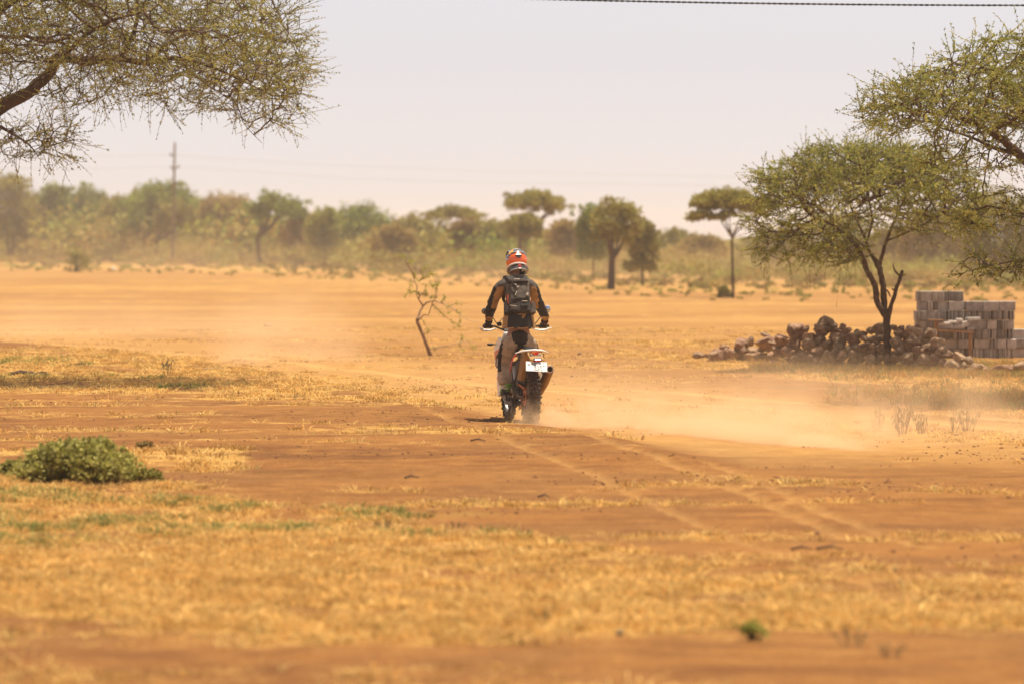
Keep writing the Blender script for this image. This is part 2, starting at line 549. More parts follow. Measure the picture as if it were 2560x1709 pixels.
# ================================================================== grass (uncountable: stuff)
def tuft_mesh(name, m, n, h, spread, w, lean=.5, seed=1):
    r = np.random.default_rng(seed)
    V = []; F = []
    for i in range(n):
        a = r.random() * 6.283; d = spread * math.sqrt(r.random())
        bx, by = d * math.cos(a), d * math.sin(a)
        hh = h * (.45 + .75 * r.random()); la = a + r.normal() * .8; ln = lean * r.random() * hh
        wa = r.random() * 3.14; wx, wy = math.cos(wa) * w, math.sin(wa) * w
        o = len(V)
        mxx, myy = bx + math.cos(la) * ln * .35, by + math.sin(la) * ln * .35
        V += [(bx - wx, by - wy, -.01), (bx + wx, by + wy, -.01), (mxx + wx * .7, myy + wy * .7, hh * .6), (mxx - wx * .7, myy - wy * .7, hh * .6),
              (bx + math.cos(la) * ln, by + math.sin(la) * ln, hh)]
        F += [(o, o + 1, o + 2, o + 3), (o + 3, o + 2, o + 4)]
    me = bpy.data.meshes.new(name); me.from_pydata(V, [], F); me.materials.append(m); me.update()
    return me

m_straw = mat('dry_grass', (.56, .325, .095), .85, .4, 3, transl=.4, rnd=.35)
m_straw2 = mat('pale_dry_grass', (.74, .51, .18), .85, .3, 3, transl=.4, rnd=.3)
m_green = mat('green_grass', (.25, .27, .07), .8, .3, 3, transl=.35, rnd=.35)
m_weed = mat('weed_green', (.10, .13, .045), .8, .3, 3, transl=.35, rnd=.25)

def scatter(name, pts, meshes, smin, smax, label, zs=1.0):
    """one stuff object: points carrying instances of a few small source meshes"""
    src = bpy.data.collections.new(name + '_source')
    for k, sm in enumerate(meshes):
        o = bpy.data.objects.new(name + '_piece', sm); src.objects.link(o)
    me = bpy.data.meshes.new(name)
    me.vertices.add(len(pts)); me.vertices.foreach_set('co', np.asarray(pts, dtype=np.float32).ravel()); me.update()
    ob = link(name, me)
    ng = bpy.data.node_groups.new(name + '_scatter', 'GeometryNodeTree')
    ng.interface.new_socket('Geometry', in_out='INPUT', socket_type='NodeSocketGeometry')
    ng.interface.new_socket('Geometry', in_out='OUTPUT', socket_type='NodeSocketGeometry')
    A = ng.nodes.new
    gi = A('NodeGroupInput'); go = A('NodeGroupOutput'); ip = A('GeometryNodeInstanceOnPoints')
    ci = A('GeometryNodeCollectionInfo'); ci.inputs['Collection'].default_value = src
    ci.inputs['Separate Children'].default_value = True; ci.inputs['Reset Children'].default_value = True
    rv = A('FunctionNodeRandomValue'); rv.data_type = 'FLOAT_VECTOR'
    rv.inputs[0].default_value = (-.12, -.12, 0); rv.inputs[1].default_value = (.12, .12, 6.283)
    rs = A('FunctionNodeRandomValue'); rs.data_type = 'FLOAT'
    rs.inputs[2].default_value = smin; rs.inputs[3].default_value = smax; rs.inputs[8].default_value = 3
    ip.inputs['Pick Instance'].default_value = True
    ng.links.new(gi.outputs[0], ip.inputs['Points'])
    ng.links.new(ci.outputs[0], ip.inputs['Instance'])
    ng.links.new(rv.outputs[0], ip.inputs['Rotation'])
    ng.links.new(rs.outputs[1], ip.inputs['Scale'])
    ng.links.new(ip.outputs[0], go.inputs[0])
    md = ob.modifiers.new('scatter', 'NODES'); md.node_group = ng
    return tag(ob, label, None, None, 'stuff')

def cand(n, y0, y1, side=1.12, power=1.0):
    """random ground points inside the view wedge, uniform per square metre"""
    u = rng.random(n)
    Y = np.sqrt(y0 * y0 + u * (y1 * y1 - y0 * y0))
    X = (rng.random(n) * 2 - 1) * (1280 / FPX) * Y * side
    return X, Y
def pick(X, Y, w):
    k = rng.random(len(X)) < w
    return X[k], Y[k]

tm = [tuft_mesh('grass_tuft', m_straw, 14, .034, .08, .0045, 3.2, s) for s in range(4)] + [tuft_mesh('grass_tuft', m_straw2, 12, .036, .09, .0045, 3.4, s) for s in (8, 9, 10)]
tf = [tuft_mesh('grass_tuft_far', m_straw, 16, .05, .14, .008, 2.4, s) for s in range(3)] + [tuft_mesh('grass_tuft_far', m_straw2, 14, .055, .14, .008, 2.4, s) for s in (5, 6, 7)]
tg = [tuft_mesh('green_tuft', m_green, 14, .045, .07, .004, 1.6, s) for s in range(4)]

X1, Y1 = cand(90000, 18, 37)
h, g, p_, l_, gr = shape_ground(X1, Y1)
k = rng.random(len(X1)) < np.clip(g * 1.15 - .12, 0, 1) ** 1.5 * .6
pts = np.stack([X1[k], Y1[k], h[k]], 1)
k2 = (rng.random(len(X1)) < gr * .25) & (g > .15)
gpts = np.stack([X1[k2], Y1[k2], h[k2]], 1)
scatter('dry_grass', pts, tm, .4, 1.5, 'short straw yellow dry grass in patches across the foreground')
X2, Y2 = cand(100000, 37, 100)
h, g, p_, l_, gr = shape_ground(X2, Y2)
k = rng.random(len(X2)) < np.clip(g * 1.15 - .2, 0, 1) ** 1.3 * .7
mid = np.stack([X2[k], Y2[k], h[k]], 1)
scatter('stubble_grass', mid, tf, .5, 1.15, 'sparse dry stubble grass in strips across the middle of the plain')
k2b = rng.random(len(X2)) < gr * .25
gpts = np.concatenate([gpts, np.stack([X2[k2b], Y2[k2b], h[k2b]], 1)])
# taller grass around the rubble pile and under the right-hand trees
xs_, ys_ = [], []
for _ in range(2600):
    px_ = 1880 + 720 * rng.random() ** .75; py_ = np.interp(px_, [1880, 2100, 2560], [912, 925, 930]) + rng.normal() * 9
    x_, y_ = G(px_, py_); xs_.append(x_); ys_.append(y_)
for _ in range(500):
    px_ = 2060 + 540 * rng.random() ** .6; py_ = 985 + rng.normal() * 12 + (px_ - 2100) * .03
    x_, y_ = G(px_, py_); xs_.append(x_); ys_.append(y_)
xs_ = np.array(xs_); ys_ = np.array(ys_)
h = shape_ground(xs_, ys_)[0]
tall = np.stack([xs_, ys_, h], 1)
tt = [tuft_mesh('tall_tuft', m_straw, 12, .12, .09, .006, .9, s) for s in range(3)] + [tuft_mesh('tall_tuft', m_green, 10, .10, .09, .006, .9, s) for s in (4, 5)]
scatter('tall_grass', tall, tt, .5, 1.2, 'taller mixed dry and green grass along the foot of the stone heap')
scatter('green_grass', gpts, tg, .7, 1.6, 'thin green grass growing through the straw at the lower left')

# loose clods and pebbles
m_clod = mat('earth_clod', (.22, .10, .04), .95, .35, 20, rnd=.35)
def rock_mesh(name, m, seed, sub=2, rough=.22, cuts=5):
    bm = bmesh.new(); bmesh.ops.create_icosphere(bm, subdivisions=sub, radius=1.0)
    r = random.Random(seed)
    planes = []
    for _ in range(cuts):
        d = Vector((r.gauss(0, 1), r.gauss(0, 1), r.gauss(0, 1))).normalized(); planes.append((d, .50 + .32 * r.random()))
    sx = [Vector((r.uniform(-9, 9), r.uniform(-9, 9), r.uniform(-9, 9))) for _ in range(2)]
    from mathutils import noise as mn
    for v in bm.verts:
        p = v.co.copy()
        for d, k in planes:
            e = p.dot(d) - k
            if e > 0: p -= d * e * .92
        p *= 1 + rough * mn.noise(p * 1.4 + sx[0]) + rough * .45 * mn.noise(p * 4 + sx[1])
        v.co = p
    me = bpy.data.meshes.new(name); bm.to_mesh(me); bm.free()
    me.materials.append(m)
    return me
cl = [rock_mesh('clod', m_clod, s, 1, .3) for s in range(4)]
X3, Y3 = cand(26000, 20, 90)
w = sstep(.5, .75, fbm(X3 * .6, Y3 * .6 + 30, 3)) * .8
X3, Y3 = pick(X3, Y3, w)
h = shape_ground(X3, Y3)[0]
scatter('pebbles', np.stack([X3, Y3, h], 1), cl, .005, .022, 'small dark earth clods and pebbles strewn over the bare ground')

# ================================================================== thorn trees near the camera
m_bark = mat('bark', (.10, .06, .038), .95, .35, 14, .9, bscale=40)
m_twig = mat('twig_bark', (.15, .09, .05), .9, .35, 6)
m_twigl = mat('light_twig', (.34, .27, .11), .9, .3, 6)
m_leafA = mat('acacia_leaf', (.29, .30, .045), .7, .3, 1.3, transl=.42)
m_leafB = mat('acacia_leaf_yellow', (.50, .45, .10), .7, .3, 1.3, transl=.42)
m_leafC = mat('acacia_leaf_dark', (.15, .17, .035), .7, .3, 1.3, transl=.35)

def frusta(A, B, ra, rb, n=4):
    """tapered prisms between point arrays"""
    T = B - A; Ln = np.linalg.norm(T, axis=1, keepdims=True); T = T / np.maximum(Ln, 1e-6)
    up = np.where(np.abs(T[:, 2:3]) < .9, np.array([[0, 0, 1.]]), np.array([[1., 0, 0]]))
    U = np.cross(T, up); U /= np.linalg.norm(U, axis=1, keepdims=True); W = np.cross(T, U)
    m = len(A); V = np.zeros((m, 2 * n, 3))
    for k in range(n):
        an = 2 * math.pi * k / n
        d = U * math.cos(an) + W * math.sin(an)
        V[:, k] = A + d * ra[:, None]; V[:, n + k] = B + d * rb[:, None]
    base = (np.arange(m) * 2 * n)[:, None]
    F = np.concatenate([base + np.array([[k, (k + 1) % n, n + (k + 1) % n, n + k]]) for k in range(n)], 0)
    return V.reshape(-1, 3), F

def leaf_quads(C, size, asp=.45, flat=0.0, r=rng):
    m = len(C)
    d = r.normal(size=(m, 3)); d /= np.linalg.norm(d, axis=1, keepdims=True)
    e = r.normal(size=(m, 3)); e[:, 2] *= 1 - flat; d[:, 2] *= 1 - flat
    d /= np.linalg.norm(d, axis=1, keepdims=True)
    e -= d * (e * d).sum(1, keepdims=True); e /= np.linalg.norm(e, axis=1, keepdims=True)
    s = (size * (.6 + .8 * r.random(m)))[:, None] if not np.isscalar(size) else (size * (.6 + .8 * r.random(m)))[:, None]
    V = np.stack([C - d * s, C - e * s * asp, C + d * s, C + e * s * asp], 1).reshape(-1, 3)
    F = np.arange(4 * m).reshape(m, 4)
    return V, F

def colonize(start, parents, attr, step, infl, kill, iters, r, grow_from=0, wob=.25):
    P_ = [np.array(p) for p in start]; par = list(parents)
    A = attr.copy(); near = np.full(len(A), -1); nd = np.full(len(A), 1e9)
    def upd(lo):
        nonlocal near, nd
        nodes = np.array(P_[lo:])
        for c in range(0, len(nodes), 400):
            D = np.linalg.norm(A[:, None] - nodes[None, c:c + 400], axis=2)
            j = D.argmin(1); d = D[np.arange(len(A)), j]
            b = d < nd; near[b] = j[b] + lo + c; nd[b] = d[b]
    upd(grow_from)
    for it in range(iters):
        act = nd < infl
        if not act.any(): 
            infl *= 1.6
            if infl > 20: break
            continue
        idx = near[act]; v = A[act] - np.array(P_)[idx]; v /= np.linalg.norm(v, axis=1, keepdims=True) + 1e-9
        uq, inv = np.unique(idx, return_inverse=True)
        S = np.zeros((len(uq), 3)); np.add.at(S, inv, v)
        S += r.normal(size=S.shape) * wob * np.linalg.norm(S, axis=1, keepdims=True)
        S /= np.linalg.norm(S, axis=1, keepdims=True) + 1e-9
        lo = len(P_)
        for u, s in zip(uq, S):
            P_.append(P_[u] + s * step); par.append(int(u))
        upd(lo)
        keep = nd > kill
        A = A[keep]; near = near[keep]; nd = nd[keep]
        if len(A) == 0: break
    return np.array(P_), np.array(par)

def thorn_tree(name, label, cat, base, limbs, attr, step, twig_n, twig_len, leaves, leaf_size, mats, seed,
               droop=(), tipr=.006, bend=.25, lean_up=.2, wob=.25, group=None, twr=.0035, out=1.0, flat=.55):
    """limbs: list of (list of (Vector, radius), parent limb index or None). The first starts at the base."""
    r = np.random.default_rng(seed)
    root = empty(name, base, 0, label, cat, group)
    b = np.array(base)
    # trunk and main limbs as smooth tubes
    tb = MB()
    start, par = [], []
    for pts, gro in limbs:
        ps = [Vector(p[0]) for p in pts]; rs = [p[1] for p in pts]
        fine, fr = [], []
        for i in range(len(ps) - 1):
            p0 = ps[max(i - 1, 0)]; p1 = ps[i]; p2 = ps[i + 1]; p3 = ps[min(i + 2, len(ps) - 1)]
            for k in range(4):
                t = k / 4
                q = .5 * ((2 * p1) + (p2 - p0) * t + (2 * p0 - 5 * p1 + 4 * p2 - p3) * t * t + (3 * p1 - p0 - 3 * p2 + p3) * t ** 3)
                rr = rs[i] * (1 - t) + rs[i + 1] * t
                q = q + Vector(r.normal(size=3)) * rr * .12
                fine.append(q); fr.append(rr * (1 + r.normal() * .05))
        fine.append(ps[-1]); fr.append(rs[-1])
        tb.tube(fine, fr, 9)
        if gro:
            o = len(start)
            for i, q in enumerate(fine[len(fine) // 3:]):
                start.append(np.array(q)); par.append(o + i - 1 if i else -1)
    tb.build('trunk', m_bark, root, smooth=True, off=base)
    n0 = len(start)
    Pn, pa = colonize(start, par, attr, step, 1.6, step * 1.1, 140, r, wob=wob)
    # radii by pipe model
    n = len(Pn); ch = np.zeros(n); rad = np.zeros(n); acc = np.zeros(n)
    for i in range(n - 1, n0 - 1, -1):
        rad[i] = max(tipr, acc[i] ** (1 / 2.2))
        if pa[i] >= 0: acc[pa[i]] += rad[i] ** 2.2; ch[pa[i]] += 1
    rad = np.minimum(rad, .05)
    idx = np.arange(n0, n)
    ra = np.where(pa[idx] >= n0, np.minimum(rad[pa[idx]], rad[idx] * 1.35), rad[idx])
    V, F = frusta(Pn[pa[idx]] - b, Pn[idx] - b, ra, rad[idx], 5)
    link('branches', mesh_np('branches', V, F, m_bark, smooth=True), root)
    # twigs
    seg = Pn[idx] - Pn[pa[idx]]; seg /= np.linalg.norm(seg, axis=1, keepdims=True) + 1e-9
    thin = np.where(rad[idx] < .016)[0]
    tip = ch[idx[thin]] == 0
    w = np.where(tip, 3.5, 1.0); w = w / w.sum()
    c = r.choice(thin, size=twig_n, p=w)
    A0 = Pn[idx[c]]; D = seg[c] * out + r.normal(size=(twig_n, 3)) * .62
    D[:, 2] = D[:, 2] * flat + lean_up * r.random(twig_n)
    D /= np.linalg.norm(D, axis=1, keepdims=True)
    Lt = twig_len * (.45 + .9 * r.random(twig_n))
    K = 3
    curve = r.normal(size=(twig_n, 3)) * bend; curve[:, 2] -= bend * .5
    pts = [A0]
    for k in range(K):
        D = D + curve * .5 + r.normal(size=(twig_n, 3)) * .09
        D /= np.linalg.norm(D, axis=1, keepdims=True)
        pts.append(pts[-1] + D * (Lt / K)[:, None])
    # long hanging strands
    if len(droop):
        dA = np.array(droop, float)   # x,y,z,length
        near = [int(np.argmin(np.linalg.norm(Pn[n0:] - d[:3], axis=1))) + n0 for d in dA]
        A1 = Pn[near]; m = len(A1)
        D1 = dA[:, :3] - A1; D1 /= np.linalg.norm(D1, axis=1, keepdims=True) + 1e-6
        q = [A1]
        for k in range(K):
            D1 = D1 * .7 + np.array([0, 0, -.75]) + r.normal(size=(m, 3)) * .16
            D1 /= np.linalg.norm(D1, axis=1, keepdims=True)
            q.append(q[-1] + D1 * (dA[:, 3:4] / K))
        pts = [np.concatenate([a, c_]) for a, c_ in zip(pts, q)]
    PT = np.stack(pts, 0)                                   # K+1, n, 3
    nt_ = PT.shape[1]
    rr = np.linspace(twr, twr * .45, K + 1)
    Vs, Fs, off = [], [], 0
    for k in range(K):
        v, f = frusta(PT[k] - b, PT[k + 1] - b, np.full(nt_, rr[k]), np.full(nt_, rr[k + 1]), 3)
        Vs.append(v); Fs.append(f + off); off += len(v)
    nf = sum(len(f) for f in Fs)
    mi = (r.random(nf) < .45).astype(int)
    crown = link('crown', mesh_np('crown', np.concatenate(Vs), np.concatenate(Fs), [m_twig, m_twigl], mi), root)
    # leaflets strung along the twigs
    t = r.random((nt_, leaves)) * (K - .02)
    k = t.astype(int); fr = (t - k)[..., None]
    ar = np.arange(nt_)[:, None]
    C = PT[k, ar] * (1 - fr) + PT[k + 1, ar] * fr
    C = C.reshape(-1, 3) + r.normal(size=(nt_ * leaves, 3)) * leaf_size * .45
    V, F = leaf_quads(C - b, leaf_size, .42, 0, r)
    mz = np.repeat(r.choice(3, size=nt_, p=[.5, .3, .2]), leaves)
    link('foliage', mesh_np('foliage', V, F, mats, mz), crown)
    return root

def dome_attr(n, cx, cyy, Rx, Ry, zhi, zlo, cut=None, r=None, rim=.5):
    out = []
    while len(out) < n:
        a = r.random() * 6.283; q = r.random() ** rim
        x = q * math.cos(a); y = q * math.sin(a)
        hi, lo = zhi(q), zlo(q)
        z = lo + (hi - lo) * r.random()
        p = (cx + x * Rx, cyy + y * Ry, z)
        if cut is None or cut(*p): out.append(p)
    return np.array(out)

# --- the umbrella thorn tree beside the stone heap
def TP(px, py, dy=0.0, Y0=67.0): return P(px, py, Y0 + dy)
r_ = np.random.default_rng(3)
bx_, by_ = G(2221, 926)
base_main = (bx_, by_, hz(bx_, by_))
lm = [
    ([(TP(2221, 930), .085), (TP(2219, 895), .07), (TP(2218, 850), .066), (TP(2217, 800), .07), (TP(2213, 778), .085)], False),
    ([(TP(2213, 790), .06), (TP(2194, 755), .055, ), (TP(2188, 715, -.05), .052), (TP(2168, 678, -.1), .05), (TP(2152, 636, -.15), .05), (TP(2128, 600, -.3), .035), (TP(2085, 565, -.5), .025), (TP(2030, 540, -.6), .018)], True),
    ([(TP(2214, 790), .055), (TP(2210, 745, .05), .055), (TP(2206, 705, .05), .05), (TP(2194, 662, .1), .05), (TP(2176, 632, .2), .03), (TP(2160, 590, .4), .025), (TP(2140, 545, .7), .018), (TP(2120, 500, .8), .014)], True),
    ([(TP(2196, 670, .1), .04), (TP(2204, 645, .1), .035), (TP(2216, 602, .1), .03), (TP(2233, 560, .2), .024), (TP(2255, 510, .1), .018), (TP(2270, 470, 0), .012)], True),
    ([(TP(2216, 602, .1), .02), (TP(2260, 585, 0), .018), (TP(2310, 560, -.3), .014), (TP(2370, 530, -.4), .01)], True),
    ([(TP(2168, 600, 0), .02), (TP(2180, 550, -.5), .018), (TP(2170, 490, -.8), .012)], True),
    ([(TP(2176, 632, .2), .02), (TP(2120, 580, .9), .018), (TP(2060, 530, 1.2), .012)], True),
    ([(TP(2216, 800), .05), (TP(2228, 765, -.05), .04), (TP(2240, 728, -.08), .036), (TP(2252, 690, -.1), .034), (TP(2257, 678, -.1), .026)], False),
    ([(TP(2252, 692, -.1), .02), (TP(2240, 680, -.1), .018), (TP(2234, 668, -.1), .012), (TP(2233, 658, -.1), .005)], False),
    ([(TP(2255, 690, -.1), .014), (TP(2266, 686, -.1), .006)], False),
    ([(TP(2234, 742, -.1), .016), (TP(2236, 728, -.15), .014), (TP(2229, 722, -.15), .01)], False),
    ([(TP(2206, 718, 0), .012), (TP(2219, 728, 0), .016), (TP(2226, 742, -.02), .012)], False),
    ([(TP(2182, 700, 0), .012), (TP(2163, 690, 0), .004)], False),
]
cx_ = TP(2165, 500).x
zh = lambda q: 3.93 - .62 * q ** 3.6
zl = lambda q: 3.42 - 1.0 * q ** 1.7
A_main = dome_attr(2100, cx_, 67.0, 2.02, 1.9, zh, zl, None, r_, .55)
low = []
for (px0, px1, py0, py1, nn) in ((1890, 2140, 560, 650, 150), (2240, 2420, 520, 580, 80), (2060, 2160, 600, 660, 40)):
    for _ in range(nn):
        p = TP(px0 + (px1 - px0) * r_.random(), py0 + (py1 - py0) * r_.random(), r_.normal() * .6); low.append(tuple(p))
A_main = np.concatenate([A_main, np.array(low)])
dr = []
for (px, py, L) in ((1918, 640, .75), (1925, 655, .55), (2012, 650, .55), (2022, 660, .7), (2085, 620, .9), (2100, 640, 1.0), (2120, 700, .6), (1900, 610, .6), (1950, 650, .5), (1975, 640, .6),
                    (2180, 650, .4), (2060, 650, .5), (2070, 640, .7), (2300, 600, .5), (2330, 580, .5), (2380, 560, .4), (2250, 640, .45), (2270, 650, .5), (2045, 655, .45), (2140, 650, .6), (1890, 600, .5)):
    p = TP(px, py, r_.normal() * .4); dr.append((*p, L))
thorn_tree('thorn_tree', 'green flat topped thorn tree with a forked dark trunk standing at the stone heap', 'tree', base_main, lm, A_main, .11,
           4300, .40, 27, .018, [m_leafA, m_leafB, m_leafC], 5, droop=dr, lean_up=.2, wob=.3, bend=.18, out=1.25)

# --- the big thorn tree cut by the right edge of the photograph
Yr = 53.5
def RP(px, py, dy=0.0): return P(px, py, Yr + dy)
r_ = np.random.default_rng(8)
bX = RP(2665, 900).x
base_r = (bX, Yr, hz(bX, Yr))
lr = [
    ([((bX, Yr, -.05), .16), ((bX - .05, Yr, 1.0), .14), ((bX - .1, Yr, 2.2), .13), (RP(2625, 470), .11)], False),
    ([(RP(2628, 480), .09), (RP(2590, 430, -.1), .075), (RP(2545, 385, -.1), .062), (RP(2500, 345, -.2), .05), (RP(2440, 310, -.3), .032), (RP(2370, 290, -.3), .02), (RP(2280, 275, -.3), .012)], True),
    ([(RP(2545, 385, -.1), .04), (RP(2490, 372, .2), .03), (RP(2430, 345, .5), .018), (RP(2350, 320, .7), .012)], True),
    ([(RP(2628, 480), .08), (RP(2610, 380, .2), .06), (RP(2560, 290, .3), .045), (RP(2500, 220, .3), .028), (RP(2450, 160, .4), .016)], True),
    ([(RP(2628, 480), .07), (RP(2660, 380, -.3), .06), (RP(2680, 250, -.4), .04)], True),
    ([(RP(2645, 560), .035), (RP(2600, 545, -.2), .026), (RP(2540, 530, -.3), .018), (RP(2470, 515, -.3), .01)], True),
    ([(RP(2650, 640), .03), (RP(2590, 650, -.3), .02), (RP(2520, 655, -.4), .013), (RP(2440, 672, -.4), .007)], True),
]
zh = lambda q: 5.28 - 1.25 * q ** 3
zl = lambda q: 3.72 + .15 * q ** 3
A_r = dome_attr(4200, 8.55, Yr, 3.75, 2.6, zh, zl, lambda x, y, z: x < 10.8, r_, .62)
low = []
for (px0, px1, py0, py1, nn) in ((2400, 2600, 490, 570, 110), (2400, 2600, 630, 690, 90), (2300, 2560, 350, 420, 60)):
    for _ in range(nn):
        p = RP(px0 + (px1 - px0) * r_.random(), py0 + (py1 - py0) * r_.random(), r_.normal() * .4); low.append(tuple(p))
A_r = np.concatenate([A_r, np.array(low)])
dr = [(*RP(px, py, r_.normal() * .3), L) for (px, py, L) in ((2370, 370, .45), (2385, 380, .5), (2410, 390, .55), (2430, 380, .4), (2450, 400, .35), (2310, 345, .35), (2500, 400, .4), (2340, 350, .4), (2355, 372, .5), (2460, 700, .2), (2400, 540, .2))]
thorn_tree('thorn_tree', 'large dense thorn tree reaching in from the right edge under the cable', 'tree', base_r, lr, A_r, .13,
           6400, .38, 25, .0175, [m_leafA, m_leafB, m_leafC], 21, droop=dr, lean_up=.3, wob=.28, bend=.16, out=1.25)

# --- the thorn tree whose bough hangs in from the upper left
Yl = 58.6
def LP(px, py, dy=0.0): return P(px, py, Yl + dy)
r_ = np.random.default_rng(13)
bX = LP(-330, 900).x
base_l = (bX, Yl, hz(bX, Yl))
ll = [
    ([((bX, Yl, -.05), .26), ((bX + .1, Yl, 1.2), .22), ((bX + .25, Yl, 2.6), .2), (LP(-200, 400), .17)], False),
    ([(LP(-205, 410), .13), (LP(-80, 330, -.1), .12), (LP(10, 262, -.1), .11), (LP(70, 232, -.1), .10), (LP(118, 190, 0), .085), (LP(150, 146, 0), .085), (LP(210, 152, 0), .07), (LP(300, 148, .1), .055), (LP(370, 158, .1), .045), (LP(440, 145, .1), .03), (LP(520, 165, .1), .025), (LP(600, 200, .2), .016), (LP(680, 240, .2), .01)], True),
    ([(LP(370, 155, .1), .035), (LP(410, 118, .2), .028), (LP(470, 85, .2), .024), (LP(540, 95, .2), .018), (LP(640, 70, .3), .01)], True),
    ([(LP(-200, 420), .12), (LP(-150, 250, .2), .10), (LP(-60, 90, .4), .09), (LP(60, -20, .5), .08), (LP(160, -5, .6), .05), (LP(230, 20, .6), .035), (LP(270, 65, .6), .022), (LP(340, 100, .5), .012)], True),
    ([(LP(60, -20, .5), .06), (LP(220, -80, .3), .05), (LP(400, -90, .2), .035), (LP(560, -50, 0), .02), (LP(680, 0, 0), .012)], True),
    ([(LP(300, 150, .1), .03), (LP(340, 60, -.4), .028), (LP(350, -10, -.6), .025), (LP(420, -60, -.8), .016)], True),
    ([(LP(-80, 330, -.1), .05), (LP(-20, 310, -.3), .03), (LP(30, 335, -.3), .02), (LP(70, 360, -.4), .014), (LP(95, 390, -.4), .007)], True),
    ([(LP(118, 190, 0), .04), (LP(180, 120, -.7), .035), (LP(260, 60, -1.2), .028), (LP(360, 30, -1.6), .016)], True),
    ([(LP(520, 165, .1), .012), (LP(590, 260, 0), .009), (LP(610, 310, 0), .006), (LP(655, 358, 0), .003)], True),
    ([(LP(440, 150, 0), .012), (LP(500, 200, -.2), .010), (LP(560, 240, -.3), .006)], True),
]
zh = lambda q: 7.0 - 1.35 * q ** 2.2
zl = lambda q: 5.0 - .62 * q ** 2.0
A_l = dome_attr(8200, -9.6, Yl, 6.45, 5.2, zh, zl, lambda x, y, z: -12.5 < x and abs(y - Yl) < 2.3, r_, .6)
low = []
for (px0, px1, py0, py1, nn) in ((-40, 190, 300, 395, 120), (150, 420, 180, 270, 90), (420, 640, 190, 270, 80), (560, 760, 150, 300, 260), (0, 300, 150, 260, 120)):
    for _ in range(nn):
        p = LP(px0 + (px1 - px0) * r_.random(), py0 + (py1 - py0) * r_.random(), r_.normal() * .5); low.append(tuple(p))
A_l = np.concatenate([A_l, np.array(low)])
dr = []
for _ in range(11):
    px = 120 + 580 * r_.random(); dr.append((*LP(px, 230 + 40 * r_.random(), r_.normal() * .4), .35 + .45 * r_.random()))
dr += [(*LP(700, 270), .75), (*LP(712, 300), .5), (*LP(690, 250), .6), (*LP(300, 260), .6), (*LP(250, 250), .5), (*LP(620, 300), .5)]
thorn_tree('thorn_tree', 'wide thorn tree bough with sparse leaves hanging in from the upper left', 'tree', base_l, ll, A_l, .16,
           9500, .58, 18, .0175, [m_leafA, m_leafB, m_leafC], 31, droop=dr, lean_up=.12, bend=.14, out=1.4, wob=.3, tipr=.0055, twr=.0045)

# ================================================================== trees and bushes far behind (out of focus)
def lobe_leaves(cx, cy, cz, rx, ry, rz, n, r, shell=.55):
    d = r.normal(size=(n, 3)); d /= np.linalg.norm(d, axis=1, keepdims=True)
    q = (shell + (1 - shell) * r.random(n))[:, None] ** .8
    d[:, 2] = np.where(d[:, 2] < -.45, -d[:, 2] * .6, d[:, 2])
    return np.array([cx, cy, cz]) + d * q * np.array([rx, ry, rz])

FM = {
    'green': [mat('far_leaf_green', (.15, .20, .025), .8, .3, .5, transl=.3), mat('far_leaf_green_light', (.27, .29, .04), .8, .3, .5, transl=.3)],
    'olive': [mat('far_leaf_olive', (.27, .24, .04), .8, .3, .5, transl=.3), mat('far_leaf_olive_light', (.34, .28, .065), .8, .3, .5, transl=.3)],
    'gold': [mat('far_leaf_gold', (.36, .25, .06), .8, .3, .5, transl=.3), mat('far_leaf_gold_light', (.36, .26, .08), .8, .3, .5, transl=.3)],
    'dark': [mat('far_leaf_dark', (.05, .06, .02), .8, .3, .5, transl=.2), mat('far_leaf_dark2', (.09, .10, .03), .8, .3, .5, transl=.3)],
    'brown': [mat('far_leaf_brown', (.27, .18, .06), .85, .3, .5, transl=.2), mat('far_leaf_brown2', (.33, .24, .08), .85, .3, .5, transl=.2)],
    'shrub': [mat('shrub_leaf', (.29, .265, .05), .75, .4, 9, transl=.4), mat('shrub_leaf_light', (.46, .41, .12), .75, .35, 9, transl=.45)],
    'lime': [mat('far_leaf_lime', (.31, .31, .045), .8, .3, .5, transl=.35), mat('far_leaf_lime2', (.34, .32, .08), .8, .3, .5, transl=.35)],
}

